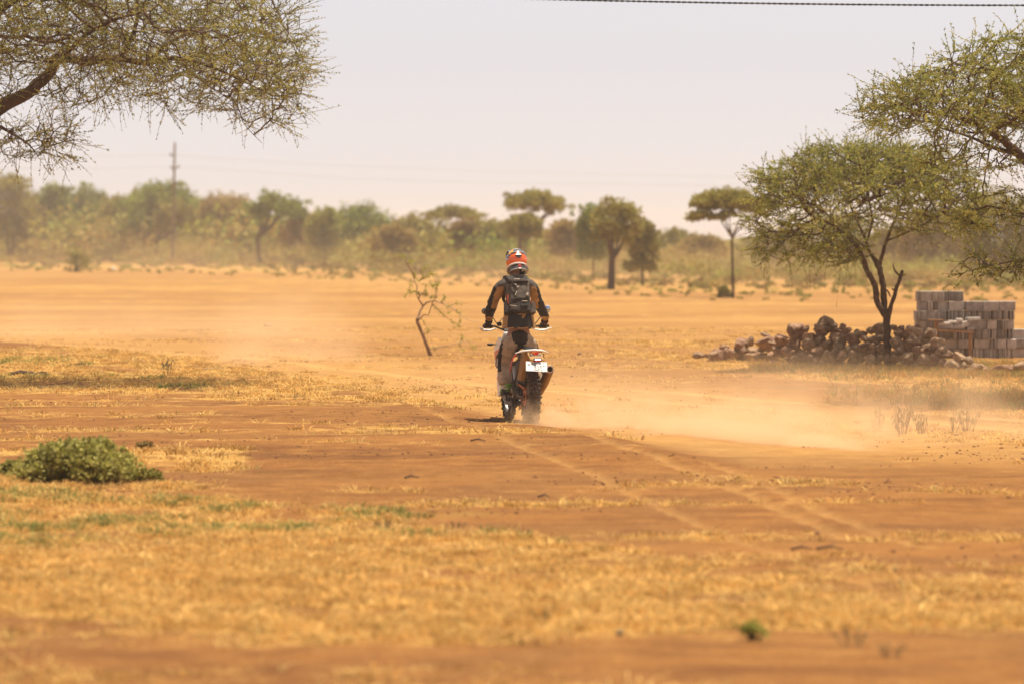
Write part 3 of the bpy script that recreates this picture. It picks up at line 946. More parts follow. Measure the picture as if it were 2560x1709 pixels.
def far_tree(px, top, w, bot, Y, pal, label, shape='dome', trunks=1, base_px=None, n=2200, name='acacia_tree', seed=0, cat='tree', group=None, tr=None, lobes=None, extra=()):
    r = np.random.default_rng(seed * 7 + int(abs(px)))
    s = Y / FPX
    c0 = P(px, 0, Y).x; zt = P(px, top, Y).z; zb = max(P(px, bot, Y).z, .15)
    W = w * s; H = max(zt - zb, .4)
    bxp = P(base_px if base_px is not None else px, 0, Y).x
    root = empty(name, (bxp, Y, 0), 0, label, cat, group)
    off = np.array([bxp, Y, 0])
    L = lobes or {'umbrella': 13, 'ball': 9}.get(shape, 12)
    C = []; tops = []
    # dome trees carry foliage down to the understorey, umbrella trees keep a clear trunk
    zlow = zb if shape == 'umbrella' else (zb if shape == 'ball' else max(zb - H * .55, .4))
    for k in range(L):
        a = (k + .5) / L * 2 - 1; a += r.normal() * .06
        dy = r.normal() * .25
        if shape == 'umbrella':
            rx, rz = W * (.13 + .06 * r.random()), H * (.22 + .10 * r.random())
            cz = zt - rz - H * .30 * a * a - (k % 3) * H * .14
        elif shape == 'ball':
            rx, rz = W * .25, H * .27
            a2 = k / L * 6.283; cz = (zt + zb) / 2 + math.sin(a2) * H * .25; a = math.cos(a2) * .6
        else:
            rx, rz = W * (.14 + .07 * r.random()), H * (.24 + .14 * r.random())
            cz = zt - rz - H * .38 * a * a - (k % 3) * H * .12
        cxx = c0 + a * (W / 2 - rx * .7)
        C.append(lobe_leaves(cxx, Y + dy * W * .5, cz, rx, W * .2, rz, n // L, r, .35))
        for q_ in range(3):        # small loose side clumps break the outline
            C.append(lobe_leaves(cxx + r.normal() * rx * .6, Y + dy * W * .5, cz + r.normal() * rz * .4, rx * .4, W * .08, rz * .35, n // (6 * L), r, .2))
        tops.append((cxx, Y + dy * W * .5, cz))
        if shape == 'dome':
            for zz in (.35, .7):
                cz2 = cz + (zlow - cz) * zz
                C.append(lobe_leaves(cxx * .9 + c0 * .1 + r.normal() * rx * .3, Y + dy * W * .4, cz2, rx * .9, W * .2, rz * .9, int(n / L * .55), r, .35))
    for ex, ey, erx, erz, en in extra:
        q = P(ex, ey, Y); C.append(lobe_leaves(q.x, Y, q.z, erx * s, erx * s * .8, erz * s, en * 2, r, .3)); tops.append((q.x, Y, q.z))
    C = np.concatenate(C)
    C = C + r.normal(size=C.shape) * W * .012
    C[:, 2] = np.maximum(C[:, 2], .05)
    V_, F_ = leaf_quads(C - off, max(.06, 4.0 * s), .55, .1, r)
    mi = (r.random(len(F_)) < .45).astype(int)
    link('crown', mesh_np('crown', V_, F_, FM[pal], mi), root)
    tb = MB()
    tr_ = tr or max(.08, W * .022)
    for t in range(trunks):
        bx0 = (t - (trunks - 1) / 2) * W * .06
        fork = Vector((bx0 + r.normal() * W * .03, 0, max(zb, .6) * .75))
        tb.tube([(bx0, 0, -.1), fork * .5 + Vector((bx0 * .5, 0, 0)), fork], [tr_, tr_ * .85, tr_ * .75], 6)
        for q in r.choice(len(tops), size=min(5, len(tops)), replace=False):
            e = Vector(tops[q]) - Vector(off)
            mid = fork.lerp(e, .5) + Vector((0, 0, -.06 * H))
            tb.tube([fork, mid, e], [tr_ * .6, tr_ * .4, tr_ * .15], 5)
    tb.build('trunk', m_bark, root, smooth=True)
    return root

FT = [
    # px, top, w, bottom, Y, palette, label, shape, kwargs
    (20, 422, 160, 500, 420, 'olive', 'tall hazy olive thorn tree at the far left edge', 'dome', {}),
    (128, 446, 120, 520, 400, 'green', 'dark green tree rising just right of the far left olive tree', 'dome', {}),
    (212, 455, 165, 545, 380, 'green', 'wide rounded green tree left of the utility pole gap', 'dome', dict(n=3000)),
    (62, 478, 105, 560, 330, 'brown', 'brownish tree crown below the tallest left tree', 'dome', {}),
    (130, 503, 95, 545, 300, 'olive', 'small olive flat tree before the wide rounded green tree', 'umbrella', {}),
    (22, 528, 80, 585, 330, 'olive', 'small olive umbrella tree with a thin leaning trunk at the left edge', 'umbrella', dict(base_px=26, tr=.2)),
    (402, 443, 210, 510, 410, 'green', 'broad green domed tree directly behind the utility pole', 'dome', dict(n=3200)),
    (385, 474, 175, 545, 300, 'gold', 'yellow brown thorn tree with a dark trunk left of the pole', 'umbrella', dict(base_px=357, tr=.3, n=3400)),
    (440, 492, 120, 560, 290, 'olive', 'olive umbrella tree just right of the pole foot', 'umbrella', dict(base_px=395, tr=.2)),
    (562, 466, 185, 560, 300, 'gold', 'golden wide tree above a tangled brown thicket', 'dome', dict(n=3400, trunks=2)),
    (690, 474, 160, 540, 330, 'green', 'green flat topped tree right of the golden tree', 'umbrella', dict(n=2800, base_px=650, tr=.3)),
    (622, 508, 100, 570, 250, 'olive', 'small olive tree leaning under the golden tree', 'dome', {}),
    (905, 498, 215, 590, 270, 'green', 'broad low green tree with a dark hollow beneath', 'dome', dict(n=3800)),
    (810, 508, 90, 560, 300, 'lime', 'bright yellow green crown left of the broad low tree', 'dome', {}),
    (1135, 512, 145, 560, 320, 'olive', 'hazy flat topped tree in the gap left of the rider', 'umbrella', dict(n=2200)),
    (1158, 545, 85, 600, 250, 'brown', 'small brownish tree below the hazy flat topped tree', 'dome', {}),
    (1337, 470, 175, 548, 250, 'olive', 'two tiered umbrella thorn tree just right of the helmet', 'umbrella', dict(n=3600, base_px=1300, tr=.22)),
    (1310, 530, 100, 575, 245, 'olive', 'lower shaggy tree under the two tiered umbrella tree', 'dome', {}),
    (1545, 494, 165, 622, 185, 'olive', 'rounded shaggy tree on a thick trunk in the centre right distance', 'ball', dict(n=4200, base_px=1528, tr=.22, lobes=9)),
    (1482, 505, 95, 610, 230, 'green', 'small green tree touching the left of the rounded shaggy tree', 'dome', {}),
    (1608, 540, 90, 640, 200, 'olive', 'brown bushy tree touching the right of the rounded shaggy tree', 'dome', {}),
    (1822, 466, 195, 545, 156, 'olive', 'slender umbrella tree with a thin straight trunk left of the near thorn tree', 'umbrella', dict(n=8000, base_px=1834, tr=.07, extra=[(1750, 538, 34, 12, 260), (1790, 545, 34, 13, 260), (1822, 536, 26, 12, 200), (1735, 548, 22, 8, 120)])),
    (2090, 520, 230, 620, 240, 'olive', 'hazy olive tree seen beneath the near thorn tree crown', 'dome', dict(n=2600)),
    (2490, 456, 230, 640, 210, 'olive', 'tall hazy olive tree behind the concrete block stack', 'dome', dict(n=4400)),
    (2330, 520, 200, 640, 230, 'brown', 'brown hazy thicket tree between the near thorn tree and the right edge', 'dome', dict(n=3000)),
    (290, 478, 120, 560, 450, 'olive', 'olive rounded crown between the two big green left trees', 'dome', {}),
    (85, 492, 110, 570, 450, 'green', 'green rounded crown low between the brown and green left trees', 'dome', {}),
    (485, 478, 110, 560, 400, 'green', 'green rounded crown filling the gap right of the pole', 'dome', {}),
    (755, 520, 130, 590, 350, 'gold', 'golden rounded crown left of the broad low green tree', 'dome', {}),
    (1035, 525, 150, 600, 330, 'olive', 'low olive crown right of the broad low green tree', 'dome', {}),
    (985, 548, 130, 600, 310, 'gold', 'low golden crown in front of the low olive crown', 'dome', {}),
    (1225, 545, 130, 610, 300, 'olive', 'low hazy crown directly left of the helmet', 'dome', {}),
    (1420, 545, 130, 615, 280, 'gold', 'low golden crown between helmet and the shaggy round tree', 'dome', {}),
    (1690, 566, 170, 640, 280, 'olive', 'low hazy crown left of the slender umbrella tree', 'dome', {}),
    (1760, 580, 150, 640, 260, 'gold', 'low golden crown beneath the slender umbrella tree', 'dome', {}),
    (2230, 560, 190, 650, 240, 'gold', 'golden hazy crown right of the near thorn tree trunk', 'dome', {}),
    (1950, 560, 190, 640, 260, 'olive', 'hazy low tree behind the slender umbrella trunk', 'dome', dict(n=2200)),
]
EDGE_X = [-300, 0, 500, 1000, 1400, 1700, 2600]; EDGE_Y = [460, 440, 385, 300, 240, 205, 200]
def edge(px): return float(np.interp(px, EDGE_X, EDGE_Y))
for i, (px, top, w, bot, Y, pal, lab, shp, kw) in enumerate(FT):
    if px < 1100: bot += 34
    if px < 1250: Y = max(Y, edge(px) * (1.02 + .15 * ((i * 7) % 5) / 5))
    far_tree(px, top, w, bot, Y, pal, lab, shp, seed=i, **kw)

def bush(px, top, w, bot, pal, label, n=700, name='bush', seed=0, Y=None, lobes=6, leaf=None, group=None):
    """ball-like shrub standing on the ground; bottom pixel gives its distance"""
    r = np.random.default_rng(1000 + seed)
    x, y = G(px, bot)
    if Y: y = Y; x = P(px, 0, Y).x
    s = y / FPX; W = w * s; H = (bot - top) * s
    root = empty(name, (x, y, hz(x, y)), 0, label, 'bush', group)
    C = []; st = MB()
    for k in range(lobes):
        a = ((k + .5) / lobes * 2 - 1) * .62 + r.normal() * .06
        rz = H * (.46 + .1 * r.random()); hx = W * .22
        cz = H * (1 - .95 * a * a) - rz; cz = max(cz, rz * .15)
        c = (a * W * .5, r.normal() * W * .14, cz)
        C.append(lobe_leaves(*c, hx, W * .22, rz, n // lobes, r, .35))
        for q_ in range(4): C.append(lobe_leaves(c[0] * .9 + r.normal() * hx * .4, c[1] * .9 - W * .08, max(cz + r.normal() * rz * .35, .05), hx * .4, W * .08, rz * .35, n // (lobes * 6), r, .2))
        st.tube([(a * W * .12, 0, -.03), (c[0] * .6, c[1] * .6, cz * .6), c], [.02 * max(W, .6), .013 * max(W, .6), .006], 5)
    for q in range(int(n / 160)):          # loose shoots poke out of the outline
        k = r.integers(lobes); a = ((k + .5) / lobes * 2 - 1) * .62
        p0 = np.array([a * W * .5, r.normal() * W * .1, H * (1 - .95 * a * a) * .55]); d = np.array([a * 1.2 + r.normal() * .5, -abs(r.normal()) * .4, .5 + r.random() * .8]); d /= np.linalg.norm(d)
        ln = H * (.30 + .25 * r.random()); t = r.random((26, 1))
        C.append(p0 + d * ln * t + r.normal(size=(26, 3)) * .02 * H); st.tube([p0, p0 + d * ln], [.006, .002], 4)
    C = np.concatenate(C); C[:, 2] = np.maximum(C[:, 2], .02)
    V_, F_ = leaf_quads(C, leaf or max(.06, 2.6 * s), .6, .1, r)
    link('foliage', mesh_np('foliage', V_, F_, FM[pal], (r.random(len(F_)) < .45).astype(int)), root)
    st.build('stems', m_bark, root)['kind'] = 'stuff'
    return root

BU = [
    (190, 520, 90, 585, 'olive', 'round olive bush ball under the wide rounded green tree', 300),
    (108, 588, 70, 645, 'brown', 'dark brown round bush on the far left edge of the clearing', None),
    (552, 545, 78, 620, 'brown', 'tall tangled brown thicket under the golden tree', None),
    (868, 550, 95, 628, 'dark', 'dark green shadowy bush under the broad low green tree', None),
    (1020, 585, 70, 635, 'lime', 'yellow green bush left of the sapling top', None),
    (1210, 590, 70, 640, 'lime', 'yellow green bush just left of the rider helmet', None),
    (760, 572, 60, 615, 'lime', 'small bright lime bush left of the dark shadowy bush', None),
    (1400, 590, 90, 650, 'lime', 'bright lime bush right of the rider helmet', None),
    (1480, 620, 60, 660, 'olive', 'small olive bush left of the rounded tree trunk', None),
    (1650, 620, 90, 665, 'olive', 'low olive bush right of the rounded tree trunk', None),
    (1812, 712, 34, 744, 'olive', 'little scruffy bush at the slender umbrella tree foot', None),
    (760, 640, 60, 668, 'brown', 'flat brown bush on the clearing edge below the green tree', None),
    (280, 605, 60, 655, 'brown', 'upright brown scrub bush between the left trees', None),
    (1900, 640, 80, 690, 'olive', 'hazy olive bush left of the near thorn tree trunk', None),
    (2060, 650, 90, 700, 'brown', 'hazy brown bush right behind the heap', None),
]
for i, (px, top, w, bot, pal, lab, Yb) in enumerate(BU):
    bush(px, top, w, bot, pal, lab, seed=i, Y=Yb)

# --- scrub belt and far woodland (one mass each: stuff)
def mass(name, n_m, k0, k1, pmin, pmax, pals, label, seed, xs, per=170, leafk=2.6):
    """mounds of leaves; k0..k1 = distance as a multiple of the clearing's far edge, heights as seen from the road"""
    r = np.random.default_rng(seed)
    Vs, Fs, Ms, off = [], [], [], 0
    ms = [m for p in pals for m in FM[p]]
    for i in range(n_m):
        px = xs[0] + (xs[1] - xs[0]) * r.random()
        Y = edge(px) * (k0 + (k1 - k0) * r.random())
        X = (px - 1280) / FPX * Y
        H = (pmin + (pmax - pmin) * r.random() ** 1.3) * Y / FPX; W = H * (1.1 + 1.3 * r.random())
        C = np.concatenate([lobe_leaves(X + (q - 1) * W * .28 + r.normal() * W * .06, Y + r.normal() * W * .2, H * .46 * (.85 + .2 * r.random()), W * .36, W * .36, H * .5, per // 3, r, .3) for q in range(3)])
        C[:, 2] = np.maximum(C[:, 2], .04)
        v, f = leaf_quads(C, leafk * Y / FPX, .6, .1, r)
        Vs.append(v); Fs.append(f + off); off += len(v)
        pi = r.integers(len(pals)) * 2
        Ms.append(pi + (r.random(len(f)) < .45).astype(int))
    ob = link(name, mesh_np(name, np.concatenate(Vs), np.concatenate(Fs), ms, np.concatenate(Ms)))
    return tag(ob, label, None, None, 'stuff')
mass('scrub', 560, 1.0, 1.35, 18, 88, ['olive', 'gold', 'olive', 'lime', 'gold'], 'yellow and olive scrub growing along the far side of the clearing', 51, (-150, 2750), 270, 3.9)
mass('scrub', 260, .90, 1.02, 8, 30, ['gold', 'brown', 'olive'], 'low brown tufts of scrub on the far edge of the clearing', 54, (-150, 2750), 70, 4.0)
mass('scrub', 420, .72, .97, 3, 13, ['gold', 'gold', 'olive', 'lime'], 'low golden tufts straggling onto the open clearing', 61, (-150, 2750), 36, 3.0)
mass('woodland', 200, 1.3, 1.6, 70, 108, ['green', 'olive', 'gold', 'olive'], 'distant thorn woodland closing the horizon', 52, (-200, 2800), 300, 7.5)
mass('woodland', 75, 1.05, 1.35, 100, 178, ['green', 'olive', 'olive', 'gold'], 'taller distant thorn woodland on the left', 57, (-250, 760), 380, 7.5)
mass('woodland', 40, 1.05, 1.35, 90, 140, ['green', 'olive', 'olive', 'gold'], 'middle height thorn woodland left of the rider', 58, (700, 1250), 330, 7.5)

# ================================================================== motorcycle
YAW = R(10.5)
bx0, by0 = 0.228, 46.5
BZ = hz(bx0, by0) - .008
m_black = mat('black_plastic', (.025, .022, .02), .45, .3, 12, spec=.4)
m_rubber = mat('dusty_rubber', (.075, .05, .036), .9, .35, 9, .5)
m_rubber2 = mat('front_rubber', (.05, .036, .028), .9, .3, 9, .5)
m_white = mat('white_plastic', (.80, .78, .74), .35, .06, 5, spec=.5, coat=.3)
m_red = mat('red_plastic', (.55, .03, .025), .35, .15, 8, spec=.5, coat=.3)
m_lamp = mat('red_lens', (.75, .035, .02), .15, .1, 8, spec=.6, coat=.6)
m_amber = mat('orange_lens', (.9, .28, .04), .15, .1, 8, spec=.6, coat=.6)
m_dusty = mat('dust_caked_panel', (.42, .235, .085), .8, .3, 7, .3, col2=(.28, .15, .055))
m_alu = mat('cast_aluminium', (.52, .49, .45), .4, .15, 9, metal=.8)
m_steel = mat('dark_steel', (.16, .13, .11), .45, .25, 12, metal=.7)
m_exh = mat('dusty_silencer', (.34, .20, .10), .5, .3, 6, metal=.35, col2=(.22, .12, .06))
m_orangef = mat('orange_frame', (.45, .13, .04), .5, .2, 8)
m_plate = mat('plate_white', (.82, .82, .80), .4, .03, 4, spec=.5)
m_ink = mat('plate_ink', (.05, .045, .04), .6, .2, 8)
m_silver = mat('silver_plastic', (.55, .52, .48), .35, .1, 8, metal=.4)
m_glass = mat('mirror_glass', (.45, .50, .55), .06, .05, 4, metal=1.0)
m_seat = mat('seat_cover', (.015, .014, .014), .75, .3, 15, .3, spec=.15)

bike = empty('motorcycle', (bx0, by0, BZ), YAW, 'dirty white and red off road motorcycle ridden away across the dust', 'motorcycle')

def wheel(y, rad, w, knob, tm, disc_side, steer=0.0):
    wl = MB(); c = (0, y, rad)
    # rim hub and spokes in the wheel's own piece, tyre below it
    rr = rad - w * .78
    hub = MB(); hub.lathe(c, [(.0, -.07), (.035, -.07), (.035, -.045), (.022, -.03), (.022, .03), (.04, .045), (.04, .07), (0, .07)], 'x', 14)
    wl.lathe(c, [(rr, -w * .32), (rr + .012, -w * .32), (rr - .004, 0), (rr + .012, w * .32), (rr, w * .32), (rr - .022, w * .1), (rr - .022, -w * .1)], 'x', 40, True)
    wo = wl.build('wheel', m_alu, bike, smooth=True)
    hub.build('hub', m_steel, wo, smooth=True)
    spk = MB()
    for k in range(32):
        a = 2 * math.pi * k / 32; s = 1 if k % 2 else -1; b_ = a + (.28 if (k // 2) % 2 else -.28)
        spk.tube([(s * .04, y + .035 * math.cos(b_), rad + .035 * math.sin(b_)), (0, y + (rr - .01) * math.cos(a), rad + (rr - .01) * math.sin(a))], .0026, 4, False)
    spk.build('spokes', m_alu, wo)
    ty = MB(); prof = []
    for k in range(12):
        a = 2 * math.pi * k / 12
        prof.append((rad - w * .42 - .012 + w * .42 * math.cos(a), w * .47 * math.sin(a)))
    ty.lathe(c, prof, 'x', 56, True)
    nk = 34
    for k in range(nk):
        a = 2 * math.pi * k / nk
        for row in ((-.33, .82), (0, 1.0), (.33, .82)) if k % 2 else ((-.17, 1.0), (.17, 1.0), (-.40, .78), (.40, .78)):
            xx = row[0] * w; rk = rad - knob * .5 - (1 - row[1]) * w * .22
            ty.box((xx, y + rk * math.cos(a), rad + rk * math.sin(a)), (w * .2, .028, knob * 1.7), (a - math.pi / 2, 0, 0), .8)
    ty.build('tyre', tm, wo)
    dm = MB(); dm.lathe(c, [(.07, disc_side * .062), (.12, disc_side * .062), (.12, disc_side * .066), (.07, disc_side * .066)], 'x', 28, True)
    dm.build('brake_disc', m_steel, wo, smooth=False)
    return wo
wheel(0.0, .33, .155, .022, m_rubber, 1)
fw = wheel(1.46, .345, .10, .016, m_rubber2, -1)

b = MB()   # swingarm
for s in (-1, 1):
    b.tube([(s * .115, -.05, .33), (s * .115, .1, .335), (s * .10, .4, .40), (s * .09, .58, .44)], [.022, .026, .032, .03], 8, True, .7)
b.box((0, .42, .42), (.2, .07, .06), (.2, 0, 0), 1, .008)
b.tube([(-.14, 0, .33), (.14, 0, .33)], .012, 8)
b.build('swingarm', m_steel, bike, smooth=True)
b = MB()   # chain and sprocket on the left
b.lathe((-.075, 0, .33), [(.05, -.003), (.105, -.003), (.105, .003), (.05, .003)], 'x', 26, True)
b.tube([(-.075, 0, .435), (-.075, .55, .475)], .009, 5); b.tube([(-.075, 0, .225), (-.075, .55, .40)], .009, 5)
b.build('chain', m_orangef, bike)
b = MB()   # chain guard, rust orange
b.box((-.09, .12, .455), (.02, .34, .03), (.1, 0, 0), 1, .005); b.build('chain_guard', m_orangef, bike)
b = MB(); b.box((-.09, .22, .2), (.015, .14, .05), (-.2, 0, 0), 1, .004)
b.build('chain_guard', m_orangef, bike)
b = MB()   # frame
for s in (-1, 1):
    b.tube([(s * .04, 1.18, 1.0), (s * .12, 1.0, .9), (s * .13, .62, .62), (s * .11, .52, .40)], .02, 7)
    b.tube([(s * .05, 1.15, .9), (s * .09, 1.05, .55), (s * .10, .95, .24), (s * .10, .6, .24), (s * .10, .5, .38)], .017, 7)
    b.tube([(s * .10, .62, .70), (s * .10, .2, .80), (s * .09, -.12, .84)], .013, 6)
    b.tube([(s * .11, .5, .48), (s * .10, .15, .77)], .012, 6)
b.tube([(0, 1.12, 1.05), (0, 1.22, .82)], .035, 10)
b.build('frame', m_steel, bike, smooth=True)
b = MB()   # engine
b.box((0, .74, .40), (.24, .38, .24), (0, 0, 0), .9, .03)
b.tube([(0, .82, .48), (0, .9, .72)], [.085, .08], 12)
for k in range(6): b.lathe((0, .83 + k * .013, .52 + k * .032), [(.105, -.004), (.105, .004)], 'z', 14)
for s in (-1, 1): b.lathe((s * .12, .70, .40), [(0, s * .035), (.085, s * .03), (.1, 0), (.1, -s * .03)], 'x', 18)
b.build('engine', m_alu, bike, smooth=True)
b = MB(); b.prism([(.55, .20), (1.0, .20), (1.12, .42), (1.08, .44), (.95, .25), (.55, .25)], -.13, .13); b.build('skid_plate', m_black, bike)
b = MB(); b.tube([(0, .50, .46), (0, .58, .78)], .022, 8)   # shock absorber
for k in range(9): b.lathe((0, .515 + k * .0078, .50 + k * .029), [(.042, -.006), (.042, .006), (.03, .006), (.03, -.006)], 'z', 12, True)
b.build('shock_absorber', m_white, bike, smooth=True)
b = MB()   # fork
for s in (-1, 1):
    b.tube([(s * .10, 1.16, 1.08), (s * .10, 1.30, .72)], .026, 9); b.tube([(s * .10, 1.30, .72), (s * .10, 1.455, .33)], .031, 9)
b.box((0, 1.19, 1.02), (.27, .09, .03), (-.37, 0, 0), 1, .006); b.box((0, 1.25, .86), (.27, .09, .035), (-.37, 0, 0), 1, .006)
b.build('fork', m_silver, bike, smooth=True)
b = MB()
for s in (-1, 1):
    b = MB(); b.prism([(1.40, .28), (1.50, .30), (1.38, .68), (1.32, .66)], s * .125, s * .14); b.build('fork_guard', m_white, bike)
b = MB()   # front mudguard, high
pts = [(0, 1.08, .80), (0, 1.25, .80), (0, 1.50, .84), (0, 1.78, .79)]
b.tube(pts, [.06, .085, .085, .035], 10, True, .28); b.build('front_mudguard', m_white, bike, smooth=True)
b = MB()   # headlamp fairing
b.box((0, 1.30, 1.02), (.27, .10, .30), (-.25, 0, 0), .62, .03); b.build('headlamp_fairing', m_white, bike, smooth=True)
b = MB(); b.ball((0, 1.355, 1.0), (.075, .03, .08), 14, 9); b.build('headlamp', m_silver, bike, smooth=True)
b = MB()   # handlebar
b.tube([(-.40, .98, 1.17), (-.26, 1.02, 1.165), (-.12, 1.10, 1.11), (.12, 1.10, 1.11), (.26, 1.02, 1.165), (.40, .98, 1.17)], .012, 8)
b.tube([(-.18, 1.075, 1.135), (.18, 1.075, 1.135)], .009, 6)
hb_ = b.build('handlebar', m_black, bike, smooth=True)
for s in (-1, 1):
    b = MB(); b.tube([(s * .29, 1.01, 1.166), (s * .415, .977, 1.17)], .018, 9); b.build('grip', m_rubber2, hb_, smooth=True)
    b = MB(); b.tube([(s * .27, 1.04, 1.155), (s * .34, 1.075, 1.145), (s * .41, 1.05, 1.14)], .006, 5); b.build('lever', m_alu, hb_)
    b = MB(); b.tube([(s * .24, 1.06, 1.13), (s * .32, 1.11, 1.11), (s * .40, 1.09, 1.115), (s * .445, 1.0, 1.145)], [.022, .034, .04, .016], 8, True, .42)
    b.build('hand_guard', m_white, bike, smooth=True)
b = MB(); b.box((0, 1.10, 1.19), (.15, .05, .09), (-.5, 0, 0), .9, .012); b.build('instrument', m_black, bike)
b = MB()   # brake reservoir, clamps, cables
b.box((.19, 1.03, 1.20), (.05, .05, .03), (0, 0, 0), 1, .006); b.box((-.2, 1.03, 1.19), (.05, .06, .05), (0, 0, 0), 1, .006)
b.tube([(-.22, 1.04, 1.19), (-.14, 1.14, 1.26), (-.05, 1.2, 1.14), (0, 1.24, .98)], .006, 5)
b.tube([(.2, 1.04, 1.19), (.12, 1.16, 1.25), (.05, 1.22, 1.12), (.04, 1.26, .9)], .006, 5)
b.tube([(-.12, 1.07, 1.14), (-.15, 1.05, 1.24)], .01, 5)
b.build('switchgear', m_black, bike, smooth=True)
# mirrors
b = MB(); b.tube([(-.22, 1.03, 1.18), (-.30, 1.04, 1.30), (-.37, 1.02, 1.345)], .006, 6); mr_ = b.build('mirror', m_black, bike, smooth=True)
b = MB(); b.ball((-.375, 1.02, 1.35), (.052, .02, .042), 14, 8); b.build('mirror_shell', m_black, mr_, smooth=True)
b = MB(); b.ball((-.375, 1.003, 1.35), (.045, .008, .036), 14, 8); b.build('mirror_glass', mat('dull_mirror', (.22, .20, .17), .12, .05, 4, metal=.9), mr_, smooth=True)
b = MB(); b.tube([(.24, 1.03, 1.18), (.34, 1.04, 1.30), (.40, 1.02, 1.365)], .006, 6); mr_ = b.build('mirror', m_black, bike, smooth=True)
b = MB(); b.ball((.405, 1.02, 1.375), (.038, .018, .046), 12, 8); b.build('mirror_shell', mat('blue_mirror_shell', (.22, .30, .55), .3, .1, 5, spec=.5), mr_, smooth=True)
b = MB(); b.ball((.405, 1.005, 1.375), (.03, .006, .037), 12, 8); b.build('mirror_glass', m_glass, mr_, smooth=True)
# indicators
for s in (-1, 1):
    b = MB(); b.tube([(s * .15, 1.28, .93), (s * .24, 1.27, .935)], .008, 6); b.ball((s * .27, 1.27, .935), (.045, .02, .018), 10, 7); b.build('indicator', m_black, bike, smooth=True)
# tank and seat
b = MB(); b.box((0, .98, .97), (.30, .42, .20), (-.15, 0, 0), .6, .05); b.build('fuel_tank', m_white, bike, smooth=True)
b = MB(); b.lathe((0, 1.02, 1.07), [(0, .03), (.035, .03), (.04, 0)], 'z', 14); b.build('fuel_cap', m_black, bike, smooth=True)
b = MB(); b.box((0, .44, .875), (.16, .80, .10), (.03, 0, 0), .8, .03); b.box((0, .08, .905), (.17, .22, .05), (.06, 0, 0), .8, .018)
b.build('seat', m_seat, bike, smooth=True)
# radiator shrouds: white with a red flash, both sides
for s in (-1, 1):
    b = MB(); b.prism([(.78, .72), (1.0, .56), (1.30, .70), (1.34, .90), (1.05, 1.03), (.82, .98)], s * .185, s * .208); sh = b.build('radiator_shroud', m_white, bike)
    b = MB(); b.prism([(.9, .80), (1.28, .74), (1.32, .84), (.95, .90)], s * .2085, s * .212); b.build('red_flash', m_red, sh)
    b = MB(); b.prism([(.80, .50), (1.0, .30), (1.16, .42), (1.16, .58), (.95, .66)], s * .19, s * .208); lw = b.build('lower_cover', m_white, bike)
    b = MB(); b.prism([(.84, .50), (.98, .44), (1.12, .52), (.95, .62)], s * .2085, s * .212); b.build('red_flash', m_red, lw)
b = MB()   # crash bar loop on the left
b.tube([(-.17, 1.02, .86), (-.23, 1.05, .80), (-.24, 1.05, .68), (-.18, 1.02, .60)], .008, 6); b.build('crash_bar', m_steel, bike, smooth=True)
# side panels, dust caked, curving down beside the rear wheel
for s in (-1,):
    b = MB(); off_ = -.055
    secs = [(.87, off_, .09), (.80, off_ - .006, .085), (.70, off_ - .018, .08), (.60, off_ - .034, .07), (.53, off_ - .045, .055)]
    Vv = []
    for z, x, w_ in secs:
        for yy in (-.14, .10): Vv += [(x - w_ / 2, yy + (z - .86) * -.35, z), (x + w_ / 2, yy + (z - .86) * -.35, z)]
    Ff = [(0, 1, 3, 2), (16, 18, 19, 17)]
    for k in range(4):
        o = k * 4
        for a_, c_ in ((0, 1), (1, 3), (3, 2), (2, 0)): Ff.append((o + a_, o + c_, o + 4 + c_, o + 4 + a_))
    b.add(Vv, Ff); b.build('side_panel', m_dusty, bike, smooth=True)
b = MB(); b.tube([(-.155, .02, .87), (-.215, .02, .80), (-.245, .03, .70), (-.25, .04, .62)], [.012, .014, .013, .010], 6, True, .6); b.build('side_trim', m_red, bike, smooth=True)
# tail: thin swept white rack and fender
b = MB(); b.tube([(-.20, -.06, .862), (-.12, -.16, .892), (0, -.24, .905), (.10, -.18, .898), (.20, -.06, .872)], [.012, .022, .026, .022, .008], 8, True, .62)
b.build('tail_fairing', m_white, bike, smooth=True)
b = MB(); b.box((0, .02, .885), (.22, .40, .035), (.03, 0, 0), .9, .012); b.prism([(-.20, .88), (-.42, .80), (-.47, .66), (-.45, .66), (-.38, .78), (-.16, .85)], -.085, .085)
b.build('rear_mudguard', m_dusty, bike, smooth=True)
b = MB(); b.prism([(-.062, .887), (.062, .887), (.012, .845), (-.012, .845)], -.30, -.262, 'y'); tl = b.build('tail_lamp', m_lamp, bike)
b = MB(); b.prism([(-.058, .884), (0.0, .884), (-.01, .862)], -.306, -.3015, 'y'); b.build('orange_lens', m_amber, tl)
b = MB(); b.prism([(-.07, .868), (-.012, .838), (.012, .838), (.068, .868), (.055, .82), (.03, .79), (-.03, .79), (-.05, .82)], -.33, -.25, 'y'); b.build('lamp_housing', m_silver, bike)
b = MB(); b.box((0, -.44, .785), (.078, .012, .026), (0, 0, 0), 1, .004); b.build('reflector', m_lamp, bike)
b = MB(); b.box((0, -.425, .79), (.09, .02, .055), (0, 0, 0), 1, .005); b.build('plate_bracket', m_black, bike)
b = MB(); b.tube([(.135, -.1, .86), (.14, -.18, .70)], .007, 5); b.build('support_rod', m_dusty, bike)
plate = MB(); Mz = Euler((R(-30), R(3), R(-4))).to_matrix()
def PLQ(x, z, y=0): v = Mz @ Vector((x, y, z)); return (v.x - .018, v.y - .462, v.z + .715)
def pl_box(mb, x0, x1, z0, z1, y0, y1):
    V_ = [PLQ(x, z, y) for y in (y0, y1) for x, z in ((x0, z0), (x1, z0), (x1, z1), (x0, z1))]
    mb.add(V_, [(0, 1, 2, 3), (7, 6, 5, 4), (0, 4, 5, 1), (1, 5, 6, 2), (2, 6, 7, 3), (3, 7, 4, 0)])
